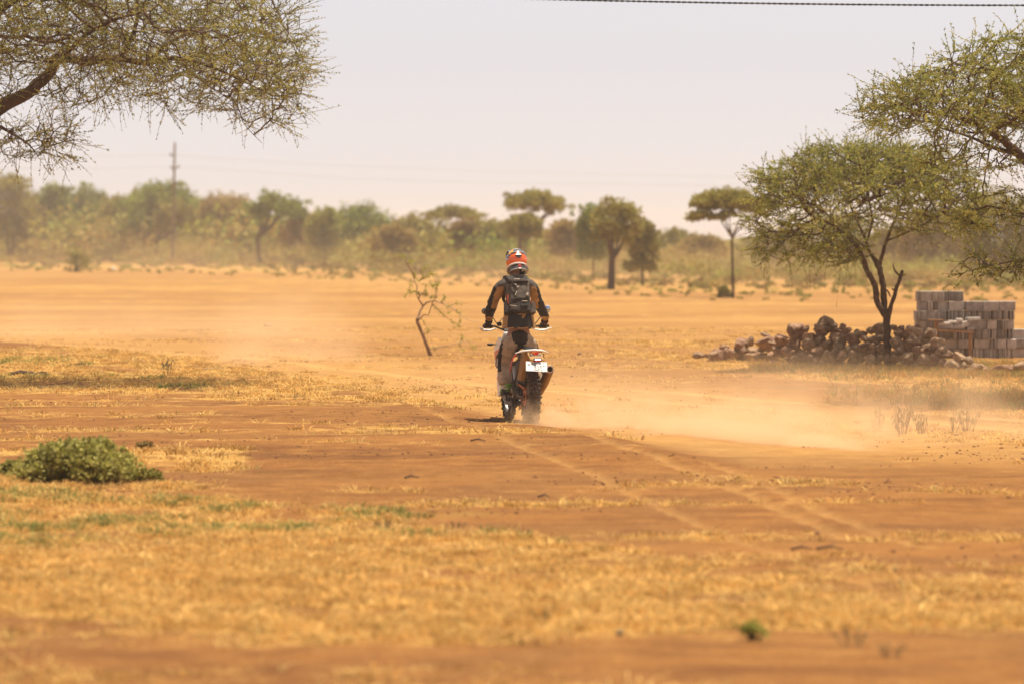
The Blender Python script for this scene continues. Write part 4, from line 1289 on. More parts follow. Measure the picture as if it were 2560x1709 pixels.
pl_box(plate, -.128, .128, -.064, .064, 0, .004)
po = plate.build('number_plate', m_plate, bike)
ink = MB()
for x, z, w_, h_ in ((-.092, .02, .022, .008), (-.05, .03, .022, .012), (-.03, .043, .05, .006), (-.022, .022, .03, .012), (.02, .042, .012, .004), (.045, .044, .02, .004), (.088, .045, .014, .004),
                     (.042, .032, .014, .004), (-.018, .006, .012, .005), (.012, .008, .010, .003), (.05, .008, .012, .005), (.085, .008, .02, .004),
                     (-.016, -.012, .018, .005), (.020, -.012, .012, .005), (.054, -.012, .016, .005), (-.018, -.03, .012, .004), (.03, -.032, .02, .003),
                     (-.006, -.048, .036, .004), (.026, -.048, .01, .004), (.058, -.048, .012, .004)):
    pl_box(ink, x - w_ * .62, x + w_ * .62, z - h_ * .85, z + h_ * .85, -.0012, .001)
ink.build('plate_marks', m_ink, po)['kind'] = 'stuff'
# exhaust
b = MB(); b.tube([(.205, .50, .37), (.203, .2, .50), (.20, -.16, .66)], [.045, .058, .052], 16); ex = b.build('silencer', m_exh, bike, smooth=True)
b = MB(); b.lathe((.20, -.185, .672), [(.0, .028), (.028, .028), (.034, -.004), (.046, -.004), (.052, .03)], 'y', 18); b.build('end_cap', mat('cap_steel', (.62, .50, .38), .4, .2, 9, metal=.5), ex, smooth=True)
b = MB(); b.lathe((.20, -.192, .674), [(.0, 0), (.030, 0), (.030, .004), (0, .004)], 'y', 16); b.build('outlet', mat('soot', (.02, .015, .012), .9), ex)
b = MB(); b.tube([(.205, .50, .37), (.15, .62, .33), (.13, .85, .26), (.08, 1.02, .36), (.02, .98, .62)], .022, 9); b.build('exhaust_pipe', m_steel, bike, smooth=True)
b = MB(); b.box((.165, .02, .63), (.05, .10, .05), (.3, 0, 0), 1, .008); b.build('silencer_bracket', m_alu, bike)
b = MB()
for s in (-1, 1):
    b = MB(); b.tube([(s * .12, .62, .34), (s * .25, .60, .345)], .014, 6); b.box((s * .21, .61, .352), (.10, .05, .012)); b.build('footpeg', m_steel, bike)
b = MB(); b.tube([(-.12, .7, .34), (-.13, .55, .2), (-.15, .52, .12)], .01, 6); b.build('side_stand', m_steel, bike)
b = MB(); b.prism([(-.05, .57), (.25, .60), (.42, .50), (.40, .44), (.2, .5), (-.02, .5)], -.08, .08); b.build('inner_mudguard', m_black, bike)

# ================================================================== rider
POFF = (0, .60, 0)
def bl(p): # bike-local to world
    c_, s_ = math.cos(YAW), math.sin(YAW)
    return (bx0 + p[0] * c_ - p[1] * s_, by0 + p[0] * s_ + p[1] * c_, BZ + p[2])
rider = empty('person', bl((0, .60, .36)), YAW, 'person in orange helmet and black and tan riding suit standing on the motorcycle pegs', 'person')
POFF = (0, .60, .36)

def skin_mesh(name, verts, edges, radii, root=0, sub=2):
    me = bpy.data.meshes.new(name + '_tmp')
    me.from_pydata([tuple(v) for v in verts], edges, [])
    o = bpy.data.objects.new(name + '_tmp', me); COL.objects.link(o)
    sk = o.modifiers.new('skin', 'SKIN'); sk.branch_smoothing = .6; sk.use_smooth_shade = True
    for i, r_ in enumerate(radii):
        sv = me.skin_vertices[0].data[i]
        sv.radius = (r_, r_) if not hasattr(r_, '__len__') else r_
        sv.use_root = (i == root)
    ss = o.modifiers.new('sub', 'SUBSURF'); ss.levels = sub; ss.render_levels = sub
    dg = bpy.context.evaluated_depsgraph_get(); dg.update()
    out = bpy.data.meshes.new_from_object(o.evaluated_get(dg))
    out.name = name
    bpy.data.objects.remove(o, do_unlink=True)
    return out

def lean_x(c):
    # the rider stands with his weight a little to the left of the machine; hands stay on the grips, feet on the pegs
    t = min(max((c.z - .55) / .5, 0), 1)
    hand = min(max((c.y - .78) / .14, 0), 1) if c.z < 1.50 and abs(c.x) > .2 else 0
    return Vector((c.x - .058 * t * (1 - hand), c.y, c.z))

def finish(me, mats, fn=None, wrinkle=0, seed=0):
    from mathutils import noise as mn
    me.materials.clear()
    for m in mats: me.materials.append(m)
    for v in me.vertices:
        if wrinkle:
            n_ = v.normal
            v.co += n_ * wrinkle * (mn.noise(Vector((v.co.x * 9 + seed, v.co.y * 9, v.co.z * 22))) + .5 * mn.noise(v.co * 34))
    for p in me.polygons:
        p.use_smooth = True
        if fn: p.material_index = fn(p.center)
    for v in me.vertices: v.co = lean_x(v.co) - Vector(POFF)
    me.update()
    return me

m_skin = mat('skin', (.35, .19, .12), .6, .1, 10)
m_jblack = mat('jacket_black', (.032, .028, .026), .75, .35, 16, .5)
m_jgrey = mat('jacket_grey', (.095, .080, .066), .8, .35, 16, .6)
m_jtan = mat('jacket_tan', (.38, .215, .085), .8, .3, 14, .5)
m_khaki = mat('trouser_khaki', (.42, .31, .21), .85, .3, 16, .7)
m_pdark = mat('trouser_black', (.028, .022, .02), .8, .3, 14, .5)
m_glove = mat('glove', (.03, .024, .022), .7, .3, 20, .4)

# body: one continuous figure inside the suit
V_ = [(0, .47, 1.08), (0, .53, 1.28), (0, .62, 1.50), (0, .70, 1.68), (0, .745, 1.80), (0, .79, 1.90), (0, .82, 2.00),
      (-.17, .68, 1.67), (-.30, .78, 1.44), (-.345, .96, 1.225), (.17, .68, 1.67), (.31, .78, 1.44), (.36, .96, 1.225),
      (-.10, .48, 1.0), (-.165, .64, .72), (-.195, .56, .46), (-.20, .70, .385), (.10, .48, 1.0), (.165, .64, .72), (.195, .56, .46), (.20, .70, .385)]
E_ = [(0, 1), (1, 2), (2, 3), (3, 4), (4, 5), (5, 6), (3, 7), (7, 8), (8, 9), (3, 10), (10, 11), (11, 12), (0, 13), (13, 14), (14, 15), (15, 16), (0, 17), (17, 18), (18, 19), (19, 20)]
R_ = [(.12, .10), (.12, .09), (.14, .10), (.12, .09), .055, .075, .085, .055, .038, .026, .055, .038, .026, .08, .05, .035, .03, .08, .05, .035, .03]
body = link('body', finish(skin_mesh('body', V_, E_, R_), [m_skin]), rider)

# jacket
V_ = [(0, .475, 1.20), (0, .49, 1.30), (0, .56, 1.46), (0, .63, 1.60), (0, .70, 1.71), (0, .745, 1.79),
      (-.14, .665, 1.69), (-.195, .68, 1.655), (-.24, .735, 1.55), (-.275, .785, 1.44), (-.33, .86, 1.335), (-.35, .94, 1.235),
      (.14, .665, 1.69), (.20, .68, 1.655), (.255, .735, 1.55), (.305, .785, 1.44), (.345, .86, 1.335), (.37, .94, 1.235), (0, .475, 1.155)]
E_ = [(18, 0), (0, 1), (1, 2), (2, 3), (3, 4), (4, 5), (4, 6), (6, 7), (7, 8), (8, 9), (9, 10), (10, 11), (4, 12), (12, 13), (13, 14), (14, 15), (15, 16), (16, 17)]
R_ = [(.185, .135), (.175, .13), (.185, .135), (.19, .13), (.13, .10), (.075, .07), (.11, .095), (.088, .085), (.074, .072), (.072, .07), (.062, .062), (.045, .045),
      (.11, .095), (.088, .085), (.074, .072), (.072, .07), (.062, .062), (.045, .045), (.19, .14)]
def jk(c):
    x, y, z = c
    ax = abs(x)
    if z > 1.655: return 1
    if ax > .2 or (ax > .17 and z > 1.5):
        lat = ax - (.255 + (1.66 - z) * .28)
        if z < 1.46 and z > 1.30 and lat > -.03: return 0
        if z < 1.385 and z > 1.285: return 0
        if lat > -.012 and z > 1.30: return 0
        return 2
    if z > 1.56 and ax < .2: return 1
    if z < 1.22 and ax < .105 and y < .48: return 0
    return 2
jk_me = finish(skin_mesh('jacket', V_, E_, R_, 3, 3), [m_jblack, m_jgrey, m_jtan], jk, .009, 3)
jacket = link('jacket', jk_me, rider)
# jacket skirt: hem panel over the hips
b = MB()
hem = []
for z, rx, ry in ((1.15, .205, .15), (1.165, .21, .155), (1.30, .185, .135), (1.36, .17, .125)):
    hem.append([(rx * math.cos(2 * math.pi * k / 28), .475 + (z - 1.16) * .2 + ry * math.sin(2 * math.pi * k / 28), z + .006 * math.sin(k * 1.7)) for k in range(28)])
Vv = [p for r0 in hem for p in r0]; Ff = []
for i in range(3):
    for k in range(28): Ff.append((i * 28 + k, i * 28 + (k + 1) % 28, (i + 1) * 28 + (k + 1) % 28, (i + 1) * 28 + k))
b.add(Vv, Ff)
hm = b.mesh('jacket_hem', [m_jtan, m_jblack], True, POFF)
for p in hm.polygons:
    if abs(p.center.x) < .14 and p.center.y < -.1 and p.center.z + POFF[2] > 1.16: p.material_index = 1
for v in hm.vertices: v.co.x -= .058
link('jacket_hem', hm, jacket)

# trousers
V_ = [(0, .475, 1.18), (0, .475, 1.09), (-.118, .48, 1.0), (-.158, .55, .88), (-.185, .63, .74), (-.20, .61, .62), (-.21, .57, .50), (-.21, .56, .44),
      (.118, .48, 1.0), (.158, .55, .88), (.18, .63, .74), (.19, .61, .62), (.20, .57, .50), (.20, .56, .44)]
E_ = [(0, 1), (1, 2), (2, 3), (3, 4), (4, 5), (5, 6), (6, 7), (1, 8), (8, 9), (9, 10), (10, 11), (11, 12), (12, 13)]
R_ = [(.165, .13), (.17, .135), (.108, .125), (.094, .11), (.088, .10), (.087, .095), (.087, .092), (.082, .085), (.108, .125), (.094, .11), (.105, .105), (.098, .10), (.092, .095), (.082, .085)]
def tr(c):
    x, y, z = c; ax = abs(x)
    if z > .93 and ax < .105 - max(0, (1.07 - z)) ** 2 * 4.0 and y < .60: return 1
    if z > .62 and ax > .205 + (1.05 - z) * .10 : return 1
    return 0
trz = finish(skin_mesh('trousers', V_, E_, R_, 1, 3), [m_khaki, m_pdark], tr, .010, 9)
link('trousers', trz, rider)

# boots
m_boot = mat('boot_white', (.52, .47, .40), .6, .2, 10)
m_bootg = mat('boot_green', (.16, .42, .04), .55, .2, 8)
for s in (-1, 1):
    V_ = [(s * .205, .56, .50), (s * .208, .555, .42), (s * .208, .58, .39), (s * .205, .66, .385), (s * .21, .75, .38), (s * .20, .525, .40)]
    me_ = skin_mesh('boot', V_, [(0, 1), (1, 2), (2, 3), (3, 4), (2, 5)], [.07, .062, .055, (.048, .036), (.045, .03), .042], 1)
    def bt(c):
        x, y, z = c
        if z < .375: return 1
        if z < .43 and abs(x) < .19: return 2 if y < .56 else 1
        if .44 < z < .47 and abs(x) < .2: return 2
        if z < .41: return 1 if math.sin(y * 60) > 0 else 2
        return 0
    bo = link('boot', finish(me_, [m_boot, m_black, m_bootg], bt, 0), rider)
    b = MB(); b.box((s * .205, .64, .36), (.085, .27, .022), (.03, 0, 0), 1, .008); b.build('sole', m_black, bo, off=POFF)
    b = MB(); b.box((s * .19 - .0, .49, .47), (.09, .012, .012), (0, 0, 0), 1, .003); b.box((s * .195, .50, .435), (.10, .012, .012), (0, 0, 0), 1, .003); b.build('buckle', m_bootg, bo, off=POFF)

# gloves: palm with four curled fingers round the grip and a thumb below
for s in (-1, 1):
    V_ = [(s * .352, .90, 1.245), (s * .350, .935, 1.22), (s * .352, .965, 1.20), (s * .352, .99, 1.195)]
    E_ = [(0, 1), (1, 2), (2, 3)]; R_ = [.040, .038, (.046, .026), (.046, .022)]
    for q in range(4):
        o = len(V_); x = s * (.318 + q * .023); ln = (.9, 1.0, .95, .8)[q]
        V_ += [(x, 1.008, 1.195), (x, 1.030 * 1.0 + .004 * ln, 1.178), (x, 1.026, 1.148), (x, 1.0, 1.142)]
        E_ += [(3, o), (o, o + 1), (o + 1, o + 2), (o + 2, o + 3)]; R_ += [.013, .013, .012, .011]
    o = len(V_)
    V_ += [(s * .318, .972, 1.182), (s * .300, .985, 1.155), (s * .302, 1.005, 1.142)]; E_ += [(2, o), (o, o + 1), (o + 1, o + 2)]; R_ += [.016, .014, .012]
    me_ = skin_mesh('glove', V_, E_, R_, 1, 1)
    gl_ = link('glove', finish(me_, [m_glove]), rider)
    b = MB(); b.tube([(s * .351, .915, 1.236), (s * .350, .935, 1.222)], .047, 12); b.build('cuff', mat('cuff', (.12, .03, .03) if s > 0 else (.05, .04, .035), .7), gl_, off=POFF, smooth=True)

# helmet
HC = Vector((-.022, .83, 1.972)); HT = Euler((R(-24), 0, R(0))).to_matrix()
m_hor = mat('helmet_orange', (.80, .13, .018), .25, .12, 5, spec=.5, coat=.7)
m_hbk = mat('helmet_black', (.03, .028, .03), .3, .3, 14, spec=.5, coat=.6)
m_hye = mat('helmet_yellow', (.80, .38, .05), .25, .12, 6, spec=.5, coat=.7)
m_hgr = mat('helmet_grey', (.32, .30, .28), .3, .3, 20, spec=.5, coat=.6)
hb2 = bmesh.new(); bmesh.ops.create_uvsphere(hb2, u_segments=48, v_segments=30, radius=1)
for v in hb2.verts:
    x, y, z = v.co
    rx, ry, rz = .132, .158, .150
    if z < 0: rx *= 1 - .12 * z * z; ry *= 1 + .0 * z
    q = Vector((x * rx, y * ry, z * rz))
    if y > .2 and z < .1: q.y += .05 * (y - .2)          # chin bar
    v.co = q
kill = [v for v in hb2.verts if v.co.z < -.128]
bmesh.ops.delete(hb2, geom=kill, context='VERTS')
hm = bpy.data.meshes.new('helmet'); hb2.to_mesh(hm); hb2.free()
for m in (m_hor, m_hbk, m_hye, m_hgr): hm.materials.append(m)
for p in hm.polygons:
    x, y, z = p.center; p.use_smooth = True
    a = math.atan2(x, -y)      # 0 at the back
    k = 0
    if z > .020 + .022 * math.cos(a * 2): k = 1
    if z > .085: k = 3 if (abs(x) < .05 and z > .10) else 1
    if .055 < z < .075 and abs(a) < 1.0: k = 3
    if -1.35 < a < -.4 and .03 + .035 * (a + 1.35) < z < .075 + .05 * (a + 1.35): k = 2
    if a < -1.0 and z > -.02: k = 1 if math.sin(z * 140 + a * 7) > 0 else 3
    if z < -.085: k = 1
    if y > .06 and abs(x) < .1 and -.08 < z < .05: k = 1
    p.material_index = k
for v in hm.vertices: v.co = HT @ v.co + HC - Vector(POFF)
helmet = link('helmet', hm, rider)
def hp(x, y, z): v = HT @ Vector((x, y, z)) + HC; return tuple(v)
b = MB()   # trim ring round the neck opening, seen from behind
ring = []
for k in range(25):
    a = 2 * math.pi * k / 24
    ring.append(hp(.128 * math.cos(a), -.02 + .140 * math.sin(a), -.112 - .012 * math.sin(a)))
b.tube(ring, .011, 6, False); b.build('helmet_rim', m_white, helmet, smooth=True, off=POFF)
b = MB()   # lower neck roll
ring = []
for k in range(25):
    a = 2 * math.pi * k / 24
    ring.append(hp(.108 * math.cos(a), -.030 + .108 * math.sin(a), -.150))
b.tube(ring, .028, 8, False); b.build('neck_roll', m_hbk, helmet, smooth=True, off=POFF)
b = MB(); ring = [hp(.112 * math.cos(a), -.045 + .125 * math.sin(a), -.178) for a in np.linspace(math.pi * 1.02, math.pi * 1.98, 15)]
b.tube(ring, .010, 6); b.build('collar_trim', m_hgr, helmet, smooth=True, off=POFF)
b = MB(); b.box(hp(0, -.168, -.150), (.032, .014, .055), (R(-10), 0, 0), 1, .003); b.build('red_tag', m_red, helmet, off=POFF)
b = MB(); b.box(hp(0, -.152, .018), (.075, .024, .02), (R(-24), 0, 0), .7, .005); b.build('rear_vent', m_white, helmet, smooth=True, off=POFF)
b = MB(); b.prism([(-.042, .006), (.042, .006), (.014, -.030), (-.014, -.030)], -.163, -.148, 'y')
vm = b.mesh('vent_insert', m_hbk, False)
for v in vm.vertices: v.co = HT @ v.co + HC - Vector(POFF)
link('vent_insert', vm, helmet)
b = MB(); b.tube([hp(0, .04, .150), hp(0, .13, .128), hp(0, .22, .10)], [.10, .105, .085], 12, True, .12); b.build('peak', m_hbk, helmet, smooth=True, off=POFF)
b = MB(); b.ball(hp(0, .135, -.01), (.088, .045, .05), 14, 8, (R(-24), 0, 0)); b.build('goggles', m_glass, helmet, smooth=True, off=POFF)

# ------------------------------------------------------------------ backpack (a thing of its own, worn by the rider)
m_pack = mat('pack_cloth', (.105, .085, .068), .85, .4, 18, .8)
m_pack2 = mat('pack_cloth_dark', (.050, .040, .034), .85, .4, 18, .8)
m_pack3 = mat('pack_patch', (.42, .36, .28), .8, .3, 18)
BO = (-.065, .42, 1.33)
pack = empty('backpack', bl(BO), YAW, 'dusty grey brown backpack worn on the back of the rider', 'backpack')
lean = R(-19)
def bp_part(name, c, size, m, parent, bev=.02, tp=.92, rot=(0, 0, 0), wr=.006):
    b = MB(); b.box((0, 0, 0), size, (0, 0, 0), tp, min(bev, min(size) * .32))
    me_ = b.mesh(name, m, True)
    bm = bmesh.new(); bm.from_mesh(me_); bmesh.ops.subdivide_edges(bm, edges=bm.edges[:], cuts=3, use_grid_fill=True)
    from mathutils import noise as mn
    M = Euler((lean, 0, 0)).to_matrix() @ Euler(rot).to_matrix()
    for v in bm.verts:
        v.co += v.normal * wr * mn.noise(v.co * 22 + Vector(c) * 5)
        v.co = M @ v.co + Euler((lean, 0, 0)).to_matrix() @ Vector(c)
        v.co += Vector((0, .41, 1.33)) - Vector((0, .42, 1.33))
    bm.to_mesh(me_); bm.free()
    for p in me_.polygons: p.use_smooth = True
    return link(name, me_, parent)
mainb = bp_part('main_bag', (0, 0, .20), (.30, .15, .42), m_pack, pack, .05)
bp_part('lower_pocket', (0, -.075, .08), (.27, .07, .19), m_pack2, pack, .03, .9)
bp_part('front_pocket', (.03, -.095, .24), (.17, .045, .17), m_pack, pack, .02, .9)
bp_part('lid', (0, -.01, .40), (.25, .17, .06), m_pack2, pack, .025, .85)
bp_part('side_pocket', (-.155, 0, .07), (.06, .10, .16), m_pack2, pack)
bp_part('side_pocket', (.165, 0, .07), (.08, .10, .17), m_pack, pack)
bp_part('hip_belt', (0, .04, .02), (.36, .08, .07), m_pack2, pack, .02)
for i, (x, z, w_, h_, a) in enumerate(((-.04, .345, .035, .012, .5), (-.02, .305, .03, .012, -.6), (-.05, .22, .012, .06, .4), (.05, .12, .07, .010, 0), (-.09, .06, .09, .007, .15), (.09, .21, .025, .04, .2), (-.02, .415, .07, .014, 0))):
    bp_part('reflective_patch', (x, -.125 if z < .33 else -.085, z), (w_, .008, h_), m_pack3, pack, .002, 1, (0, a, 0), 0)
bp_part('compression_strap', (-.03, -.105, .30), (.26, .012, .018), m_pack2, pack, .003, 1, (0, .9, 0))
bp_part('compression_strap', (0, -.118, .16), (.24, .010, .016), m_pack2, pack, .003, 1, (0, -.1, 0))
bp_part('buckle_loop', (.045, -.118, .09), (.10, .016, .07), m_jblack, pack, .01, .7)
for s in (-1, 1):
    b = MB(); b.tube([(s * .09, .50, 1.74), (s * .115, .62, 1.79), (s * .12, .74, 1.78), (s * .125, .80, 1.68), (s * .13, .78, 1.5), (s * .12, .55, 1.40)], .022, 6, True, .35)
    b.build('shoulder_strap', m_pack2, pack, smooth=True, off=(0, .42, 1.33))
m_cord = mat('red_cord', (.5, .08, .04), .7)
for pts_ in ([(-.14, .40, 1.45), (-.145, .40, 1.50), (-.14, .42, 1.56)], [(.145, .40, 1.45), (.15, .40, 1.50)]):
    b = MB(); b.tube(pts_, .008, 5); b.build('red_cord', m_cord, pack, off=(0, .42, 1.33))

# ================================================================== rubble heap: every stone a thing
m_stone = [mat('stone_red', (.43, .26, .16), .95, .35, 2.2, .9, col2=(.17, .085, .05), rnd=.22, bscale=14),
           mat('stone_brown', (.50, .33, .20), .95, .3, 2.2, .9, col2=(.22, .13, .075), rnd=.22, bscale=14),
           mat('stone_pale', (.42, .30, .19), .95, .3, 2.2, .9, col2=(.26, .17, .10), rnd=.15, bscale=14)]
RK = [[rock_mesh('stone', m, 40 + k * 3 + s * 50, 3, .16, 16 if k % 2 else 11) for k in range(6)] for s, m in enumerate(m_stone)]
for rs_ in RK:
    for me_ in rs_:
        me_.polygons.foreach_set('use_smooth', [True] * len(me_.polygons))
        try: me_.set_sharp_from_angle(angle=R(28))
        except Exception: pass
Z3 = [(160,660,80,55),(275,665,45,35),(400,650,60,45),(520,665,75,72),(555,555,75,50),(610,625,60,60),(750,645,100,72),(810,510,110,92),(885,600,60,60),(960,460,60,80),(980,592,70,35),(955,672,90,45),(1130,715,110,80),(1140,570,80,45),(1200,480,155,110),(1190,350,70,30),(1290,495,70,60),(1310,660,90,50),(1380,760,120,40),(1400,600,110,70),(1440,450,100,80),(1440,375,90,30),(1620,620,140,85),(1550,730,60,45),(1650,480,80,100),(1690,300,110,130),(1820,262,58,58),(1895,400,130,90),(1880,510,120,85),(1790,700,110,70),(1990,222,38,45),(2080,290,110,100),(2150,165,112,88),(2240,232,60,60),(2055,435,85,60),(2010,600,90,80),(2150,500,100,70),(2250,300,60,40),(2290,360,120,50),(1995,752,80,40),(2180,690,100,88),(2310,600,80,80),(2310,440,80,70),(1640,725,70,50),(1900,690,70,55),(1930,800,70,35),(2090,770,60,45)]
Z4 = [(170,370,60,55),(120,450,140,48),(240,430,60,50),(140,590,110,80),(120,720,90,80),(170,840,110,80),(300,560,110,110),(400,495,50,65),(260,730,55,70),(380,720,60,68),(500,490,80,60),(620,430,60,60),(760,410,100,100),(530,570,60,50),(690,590,110,80),(410,620,60,40),(540,720,120,120),(680,740,70,80),(350,840,80,70),(500,850,80,70),(640,880,90,70),(800,700,60,80),(820,560,50,60),(790,860,50,60),(1010,380,60,50),(1125,390,70,40),(1250,400,60,50),(1080,490,80,80),(1070,640,100,110),(1170,770,90,80),(1240,500,110,90),(1300,640,120,145),(1360,460,115,85),(1400,370,50,50),(1540,610,80,60),(1600,500,115,105),(1730,630,110,85),(1470,770,120,90),(1560,700,90,60),(1660,720,70,60),(1280,880,120,90),(1235,950,80,60),(1130,890,60,60),(1040,900,60,70),(1050,790,60,50),(1520,930,120,95),(1680,910,90,90),(1780,770,90,88),(1890,820,100,65),(1980,980,150,95),(2080,870,90,80),(2240,920,80,68),(2270,1062,90,42),(2330,1000,50,40),(900,770,60,70),(900,880,60,60),(900,560,60,70),(900,440,50,60),(930,660,60,70),(2150,1010,60,50),(1800,960,70,60),(1380,990,70,45)]
Z5 = [(1230,1320,120,62),(1340,1340,60,38),(1640,1350,185,80),(1860,1300,95,62),(1120,1335,60,45)]
ST = [(1720 + x / 6.18, 780 + y / 6.18, rx / 6.18, ry / 6.18) for x, y, rx, ry in Z3] + \
     [(2080 + x / 6.525, 760 + y / 6.525, rx / 6.525, ry / 6.525) for x, y, rx, ry in Z4] + \
     [(2240 + x / 6.03, 700 + y / 6.03, rx / 6.03, ry / 6.03) for x, y, rx, ry in Z5]
def front_y(px): return np.interp(px, [1720, 1900, 2000, 2200, 2400, 2560], [903, 909, 920, 926, 934, 936])
def ordinal(n):
    return {1: 'first', 2: 'second', 3: 'third', 4: 'fourth', 5: 'fifth', 6: 'sixth', 7: 'seventh', 8: 'eighth', 9: 'ninth', 10: 'tenth', 11: 'eleventh', 12: 'twelfth',
            13: 'thirteenth', 14: 'fourteenth', 15: 'fifteenth', 16: 'sixteenth', 17: 'seventeenth', 18: 'eighteenth', 19: 'nineteenth', 20: 'twentieth'}.get(n) or \
        ({2: 'twenty-', 3: 'thirty-', 4: 'forty-'}.get(n // 10, '') + ordinal(n % 10) if n % 10 else {30: 'thirtieth', 40: 'fortieth'}.get(n, 'last'))
rs = random.Random(77)
recs = []
for (cx, cy_, rx, ry) in ST:
    h_ = front_y(cx) - (cy_ + ry)               # pixels above the front foot of the heap
    row = 0 if h_ < 14 else (1 if h_ < 38 else (2 if h_ < 62 else 3))
    zone = 0 if cx < 1975 else (1 if cx < 2215 else (2 if cx < 2365 else 3))
    recs.append((cx, cy_, rx, ry, h_, row, zone))
recs.sort(key=lambda t: (t[6], t[5], t[0]))
zn = ['on the low left arm', 'between peak and trunk', 'between trunk and blocks', 'at the right end']
rn = ['bottom row', 'second row', 'third row', 'top row']
cnt = {}
for (cx, cy_, rx, ry, h_, row, zone) in recs:
    cnt[(zone, row)] = cnt.get((zone, row), 0) + 1
    fy = front_y(cx)
    Yf = G(cx, fy)[1]
    Y = Yf + .12 + max(h_, 0) / 140 * .95 + rx / 140 * .3
    c = P(cx, cy_, Y)
    s = Y / FPX
    sx, sz = rx * s * 1.40, ry * s * 1.34
    pal = 2 if (rs.random() < .05 or (2085 < cx < 2115 and 862 < cy_ < 880)) else (1 if rs.random() < .5 else 0)
    k = rs.randrange(6)
    o = link('stone', RK[pal][k])
    sy = (sx + sz) / 2 * rs.uniform(.9, 1.3)
    o.scale = (sx, sy, sz)
    if row == 0: c.z = max(sz * .72, c.z)
    o.location = c
    o.rotation_euler = (rs.choice((0, math.pi)) + rs.uniform(-.15, .15), rs.uniform(-.2, .2), rs.choice((0, math.pi)) + rs.uniform(-.5, .5))
    r_px = max(rx, ry)
    sz_w = 'large' if r_px > 16 else ('medium' if r_px > 11 else 'small')
    asp = 'squat' if rx > ry * 1.5 else ('upright' if ry > rx * 1.15 else 'blocky')
    col_w = ['dark reddish', 'brown', 'pale tan'][pal]
    tag(o, f'{sz_w} {asp} {col_w} stone, {ordinal(cnt[(zone, row)])} from left in {rn[row]} {zn[zone]}', 'stone', 'stones of the rubble heap')
# stones filling the back of the heap, seen only through the gaps
for k in range(48):
    px = rs.uniform(1760, 2400)
    top = np.interp(px, [1740, 1850, 1980, 2030, 2090, 2130, 2200, 2300, 2340, 2400], [895, 862, 838, 815, 835, 850, 838, 835, 850, 900])
    fy = front_y(px); Yf = G(px, fy)[1]
    hh = rs.uniform(0, max((fy - top) / 143 * .8 - .12, .05)); Y = Yf + .5 + hh * .9 + rs.random() * .35
    o = link('stone', RK[rs.randrange(2)][rs.randrange(6)])
    q = rs.uniform(.11, .17)
    o.scale = (q * 1.2, q, q); o.location = (P(px, 800, Y).x, Y, max(hh, q * .6)); o.rotation_euler = (rs.random() * 3, rs.random() * 3, rs.random() * 6)
    tag(o, 'brown stone buried in the gaps at the back of the rubble heap', 'stone', 'stones buried in the rubble heap')
# lone stones and litter lying about the plain
for px, py, rx, ry, pal, lab in ((1448, 886, 8, 5, 1, 'lone small stone on the dust right of the motorcycle tail'),
                                 (1322, 1098, 5, 3, 0, 'small dark stone in front of the rear wheel on bare earth'),
                                 (1553, 1598, 20, 9, 2, 'pale pinkish stone blurred in the straw at the bottom of the frame'),
                                 (1978, 1221, 7, 3, 0, 'dark flat stone at the right end of a tyre track'),
                                 (2043, 1335, 9, 4, 0, 'dark stone between the two right hand tyre tracks'),
                                 (2188, 1349, 10, 3, 0, 'dark flat clod right of the tyre tracks'),
                                 (1878, 1396, 7, 3, 0, 'small dark stone just above the right straw patch'),
                                 (1430, 940, 5, 3, 0, 'tiny dark stone in the dust track right of the silencer'),
                                 (2240, 1433, 9, 6, 0, 'small brown stone at the top of the right straw patch'),
                                 (670, 815, 14, 5, 1, 'flat pale clod alone on the far dusty track')):
    x_, y_ = G(px, py); s = y_ / FPX
    o = link('stone', RK[pal][rs.randrange(6)]); o.scale = (rx * s, rx * s * .8, ry * s * 1.2)
    o.location = (x_, y_, hz(x_, y_) + ry * s * .5); o.rotation_euler = (0, 0, rs.random() * 6)
    tag(o, lab, 'stone', 'lone stones on the plain')
x_, y_ = G(284, 677)
b = MB(); b.ball((0, 0, .14), (.20, .15, .16), 9, 6); me_ = b.mesh('plastic_bag', m_white)
for v in me_.vertices: v.co += Vector((rs.gauss(0, .02), rs.gauss(0, .02), rs.gauss(0, .02)))
tag(link('plastic_bag', me_, loc=(x_, y_, 0)), 'crumpled white plastic bag lying far off on the left of the clearing', 'bag')

# ================================================================== concrete block stack
m_blk = [mat('concrete_grey', (.34, .295, .255), .95, .3, 5, .6, rnd=.16, bscale=60), mat('concrete_warm', (.47, .41, .35), .95, .2, 5, .6, rnd=.16, bscale=60)]
def block_mesh(w, h, d, kind, m):
    b = MB()
    if kind == 'F': b.box((0, 0, 0), (w, d, h), (0, 0, 0), 1, .006)
    else:           # end-on block: two thin walls and a recessed web
        t = w * .36
        b.box((-w / 2 + t / 2, 0, 0), (t, d, h), (0, 0, 0), 1, .004)
        b.box((w / 2 - t / 2, 0, 0), (t, d, h * .985), (0, 0, 0), 1, .004)
        b.box((0, .03, 0), (w - 2 * t, d - .07, h * .93))
    return b.mesh('concrete_block', m)
C_ = 23.9          # course height in photograph pixels at the wall
YW = 74.0
ctop = [728, 753.5, 777, 800.5, 824, 848, 871.5]
